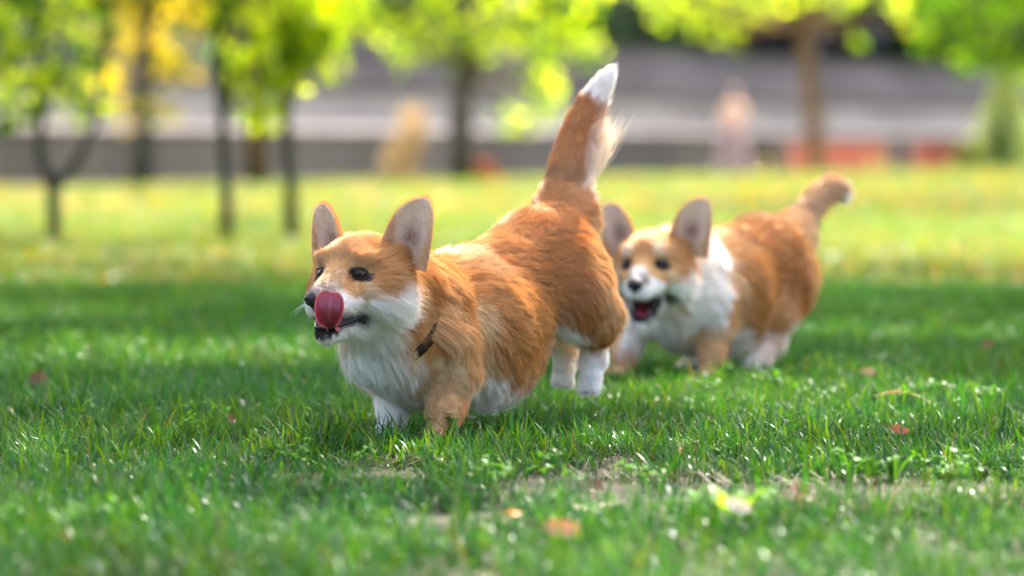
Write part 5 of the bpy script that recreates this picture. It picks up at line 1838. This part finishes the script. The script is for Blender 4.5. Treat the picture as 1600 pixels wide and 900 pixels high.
def person(r):
    """a small figure far off before the wall: standing, hands joined in front"""
    b = ground_px(1146, 64)
    o = thing('person', 'distant person in a peach top and loose pale trousers standing before the wall', 'person', None, tuple(b))
    o.rotation_euler = (0, 0, -pi / 2)
    F = Form()
    F.rc((0, 0.07, 0.80), (0, 0.13, 0.42), 0.085, 0.055, 0.03)
    F.rc((0, 0.13, 0.42), (-0.03, 0.17, 0.07), 0.052, 0.034, 0.02)
    F.rc((-0.03, 0.17, 0.05), (0.12, 0.19, 0.03), 0.036, 0.028, 0.02)
    F.rc((0, -0.07, 0.80), (0.05, -0.14, 0.42), 0.085, 0.055, 0.03)
    F.rc((0.05, -0.14, 0.42), (0.0, -0.19, 0.07), 0.052, 0.034, 0.02)
    F.rc((0.0, -0.19, 0.05), (0.15, -0.21, 0.03), 0.036, 0.028, 0.02)
    F.el((0, 0, 0.82), (0.10, 0.135, 0.11), None, 0.04)
    F.rc((0, 0, 0.86), (0.0, 0, 1.10), 0.095, 0.125, 0.05)
    for s in (-1, 1):
        F.rc((0, s * 0.13, 1.15), (-0.01, s * 0.20, 0.93), 0.046, 0.036, 0.03)
        F.rc((-0.01, s * 0.20, 0.93), (0.12, s * 0.09, 0.82), 0.034, 0.025, 0.02)
        F.el((0.15, s * 0.055, 0.80), (0.040, 0.028, 0.022), None, 0.015)
        for f in range(4):
            F.rc((0.16, s * (0.045 + 0.006 * f), 0.80 - 0.010 * f), (0.205 - 0.008 * f, s * 0.02, 0.79 - 0.012 * f), 0.009, 0.007, 0.004)
        F.rc((0.14, s * 0.05, 0.815), (0.175, s * 0.018, 0.835), 0.010, 0.008, 0.005)
    F.rc((0, 0, 1.18), (0.01, 0, 1.26), 0.048, 0.045, 0.03)
    F.el((0.015, 0, 1.34), (0.085, 0.070, 0.100), None, 0.02)
    F.rc((0.095, 0, 1.345), (0.112, 0, 1.325), 0.010, 0.012, 0.01)
    v, q = F.mesh(0.012)
    z, y = v[:, 2], np.abs(v[:, 1])
    skin = V(0.55, 0.34, 0.24)
    c = np.tile(skin, (len(v), 1))
    c[z < 0.075] = (0.30, 0.22, 0.18)
    for s in (-1, 1):
        d = np.linalg.norm(v - V(0.085, s * 0.028, 1.352), axis=1)
        c[d < 0.014] = (0.03, 0.02, 0.02)
    c[np.linalg.norm((v - V(0.09, 0, 1.29)) / V(1, 1.6, 0.6), axis=1) < 0.018] = (0.45, 0.12, 0.10)
    link('body', np_mesh('body', v, q, tint_mat('skin', 0.6, 0.3), c), o)
    G = Form()
    G.rc((0, 0, 0.84), (0, 0, 1.11), 0.118, 0.138, 0.05)
    G.rc((0, -0.11, 1.14), (0, 0.11, 1.14), 0.062, 0.062, 0.03)
    for s in (-1, 1):
        G.rc((0, s * 0.13, 1.15), (-0.01, s * 0.19, 1.00), 0.060, 0.050, 0.03)
    v, q = G.mesh(0.014)
    link('top', np_mesh('top', v, q, tint_mat('peach_cloth', 0.85, 0.2), V(0.85, 0.58, 0.38)), o)
    G = Form()
    G.el((0, 0, 0.80), (0.120, 0.150, 0.12), None, 0.04)
    G.rc((0, 0.07, 0.78), (-0.01, 0.19, 0.12), 0.105, 0.125, 0.03)
    G.rc((0, -0.07, 0.78), (0.02, -0.21, 0.12), 0.105, 0.125, 0.03)
    G.rc((-0.3, 0.0, -0.02), (0.3, 0.0, -0.02), 0.10, 0.10, 0.01, True)
    v, q = G.mesh(0.016)
    link('trousers', np_mesh('trousers', v, q, tint_mat('pale_cloth', 0.85, 0.2), V(0.36, 0.27, 0.24)), o)
    G = Form()
    G.el((-0.012, 0, 1.365), (0.098, 0.086, 0.098), None, 0.02)
    G.rc((-0.06, 0, 1.33), (-0.08, 0, 1.16), 0.062, 0.040, 0.03)
    G.el((0.10, 0, 1.32), (0.075, 0.060, 0.085), None, 0.01, True)
    v, q = G.mesh(0.012)
    link('hair', np_mesh('hair', v, q, tint_mat('auburn_hair', 0.5, 0.4), V(0.16, 0.05, 0.02)), o)


def extras():
    r = np.random.default_rng(5)
    gp = lambda px, py, z=0.0: (lambda Y: V((px - 800) / 6000 * Y, Y, z))((CAM_H - z) * 6000 / (py - 230))
    fallen_leaf('fallen_leaf', 'large tan fallen leaf standing in the foreground grass', tuple(gp(878, 828, 0.035)), 0.040, (0.50, 0.24, 0.12), R(65), R(8), R(15), r, lobes=False)
    fallen_leaf('fallen_leaf', 'small orange fallen leaf left of the large tan one', tuple(gp(803, 803, 0.035)), 0.017, (0.75, 0.26, 0.01), R(40), R(5), R(40), r, lobes=False)
    fallen_leaf('fallen_leaf', 'pinkish brown curled leaf resting right of the foreground clover', tuple(gp(1253, 775, 0.022)), 0.036, (0.42, 0.20, 0.15), R(38), R(-18), R(70), r)
    fallen_leaf('fallen_leaf', 'dark reddish leaf lying on the worn soil patch', tuple(gp(930, 765, 0.015)), 0.024, (0.16, 0.05, 0.03), R(40), R(10), R(10), r)
    fallen_leaf('fallen_leaf', 'rust brown leaf upright in the grass at right of the rear dog', tuple(gp(1408, 672, 0.035)), 0.026, (0.36, 0.14, 0.06), R(75), R(10), R(-20), r, lobes=False)
    fallen_leaf('fallen_leaf', 'dark brown withered leaf in the grass at far left', tuple(gp(58, 592, 0.035)), 0.030, (0.14, 0.07, 0.04), R(75), R(-10), R(20), r)
    fallen_leaf('fallen_leaf', 'tiny brown leaf caught on blades left of the front paws', tuple(gp(360, 655, 0.04)), 0.016, (0.20, 0.09, 0.04), R(60), R(0), R(60), r)
    fallen_leaf('fallen_leaf', 'pale tan leaf in the shade right of the rear dog', tuple(gp(1358, 582, 0.035)), 0.030, (0.36, 0.26, 0.16), R(70), R(0), R(-30), r, lobes=False)
    fallen_leaf('fallen_leaf', 'small dark leaf low in the grass at the right edge', tuple(gp(1545, 540, 0.03)), 0.026, (0.15, 0.08, 0.06), R(70), R(0), R(-30), r)
    fallen_leaf('fallen_leaf', 'cream white dry leaf propped against the broad green weed', tuple(gp(1152, 792, 0.045)), 0.030, (0.80, 0.72, 0.60), R(75), R(20), R(10), r, lobes=False)
    fallen_leaf('fallen_leaf', 'bleached curled leaf lying on the thatch left of the broad weed', tuple(gp(905, 795, 0.012)), 0.030, (0.62, 0.52, 0.42), R(15), R(10), R(50), r, lobes=False)
    fallen_leaf('fallen_leaf', 'pale flat leaf lying on the thatch just left of the broad weed', tuple(gp(958, 790, 0.012)), 0.028, (0.66, 0.58, 0.46), R(10), R(-12), R(-20), r, lobes=False)
    # broad-leaved weed in the foreground
    b = gp(1150, 830)
    o = thing('weed', 'bright yellow green broad leaved weed in the sunlit foreground', 'weed', None, tuple(b))
    for i in range(7):
        a = i * 0.95 + 0.4
        d, s = V(cos(a), sin(a), 0), V(-sin(a), cos(a), 0)
        L = r.uniform(0.045, 0.065)
        v, q = [], []
        for t, w in zip((0.0, 0.25, 0.5, 0.75, 0.92, 1.0), (0.002, 0.008, 0.0135, 0.0125, 0.006, 0.0005)):
            p = d * L * (0.35 * t + 0.35 * t * t) + V(0, 0, 1) * L * (1.15 * t - 0.30 * t * t)
            v += [p - s * w, p - d * 0.002, p + s * w]
        for j in range(5):
            q += [(3 * j, 3 * j + 1, 3 * j + 4, 3 * j + 3), (3 * j + 1, 3 * j + 2, 3 * j + 5, 3 * j + 4)]
        sp = Soup()
        sp.add(v, q, None, V(0.20, 0.40, 0.02) * r.uniform(0.85, 1.15))
        if 'weed_leaf' not in LEAF:
            LEAF['weed_leaf'] = leafy_mat('weed_leaf', 0.5, (1.4, 1.2, 0.3), 0.03, 0.4)
        link('weed_leaf', sp.mesh('weed_leaf', LEAF['weed_leaf']), o)
    # bent dry seed stalk at right
    a, c, e = gp(1372, 622, 0.03), gp(1420, 615, 0.045), gp(1468, 640, 0.02)
    o = thing('seed_stalk', 'bent dry yellow grass seed stalk arching over the lawn at right', 'grass stalk', None, tuple(a))
    t = np.linspace(0, 1, 14)[:, None]
    P = (1 - t) ** 2 * a + 2 * t * (1 - t) * (c + V(0, 0, 0.02)) + t * t * e - a
    sp = Soup()
    sp.tube(P, 0.0009, 5, (0.55, 0.42, 0.14))
    link('stem', sp.mesh('stem', LEAF['dead_leaf']), o)
    for i in range(7):
        p = P[0] + (P[5] - P[0]) * i / 6
        sp = Soup()
        sp.tube([p + V(0, 0, 0.0005), p + V(-0.003, 0.0, 0.003), p + V(-0.006, 0, 0.005)], [0.001, 0.0026, 0.0006], 6, (0.70, 0.52, 0.22))
        link('seed', sp.mesh('seed', LEAF['dead_leaf']), o)
    # added pale clusters standing in for bright glints far off
    for px, py, Y, lab in ((1362, 252, 71, 'pale round stand-in for a glint before the gap in the red wall'), (1383, 252, 72, 'pale round stand-in for a glint right beside its twin at the red wall'), (1196, 250, 65.5, 'pale round stand-in for a glint at the left end of the red wall')):
        g = ground_px(px, Y)
        cl = [(g + V(0, 0, 0.22), (0.07, 0.07, 0.07), 50)]
        tree('flowering_plant', lab, g, [g, g + V(0, 0, 0.2)], [0.012, 0.006], [], cl, [(0.20, 0.17, 0.14), (0.24, 0.20, 0.18)], r, 0.05, LEAF['leaf_dark'], 'added stand-ins for glints along the red wall', leaf='pale_glint', category='flowers')
    person(r)


setting()
grass()
trees()
extras()
for c_ in dogs():
    build_dog(c_)
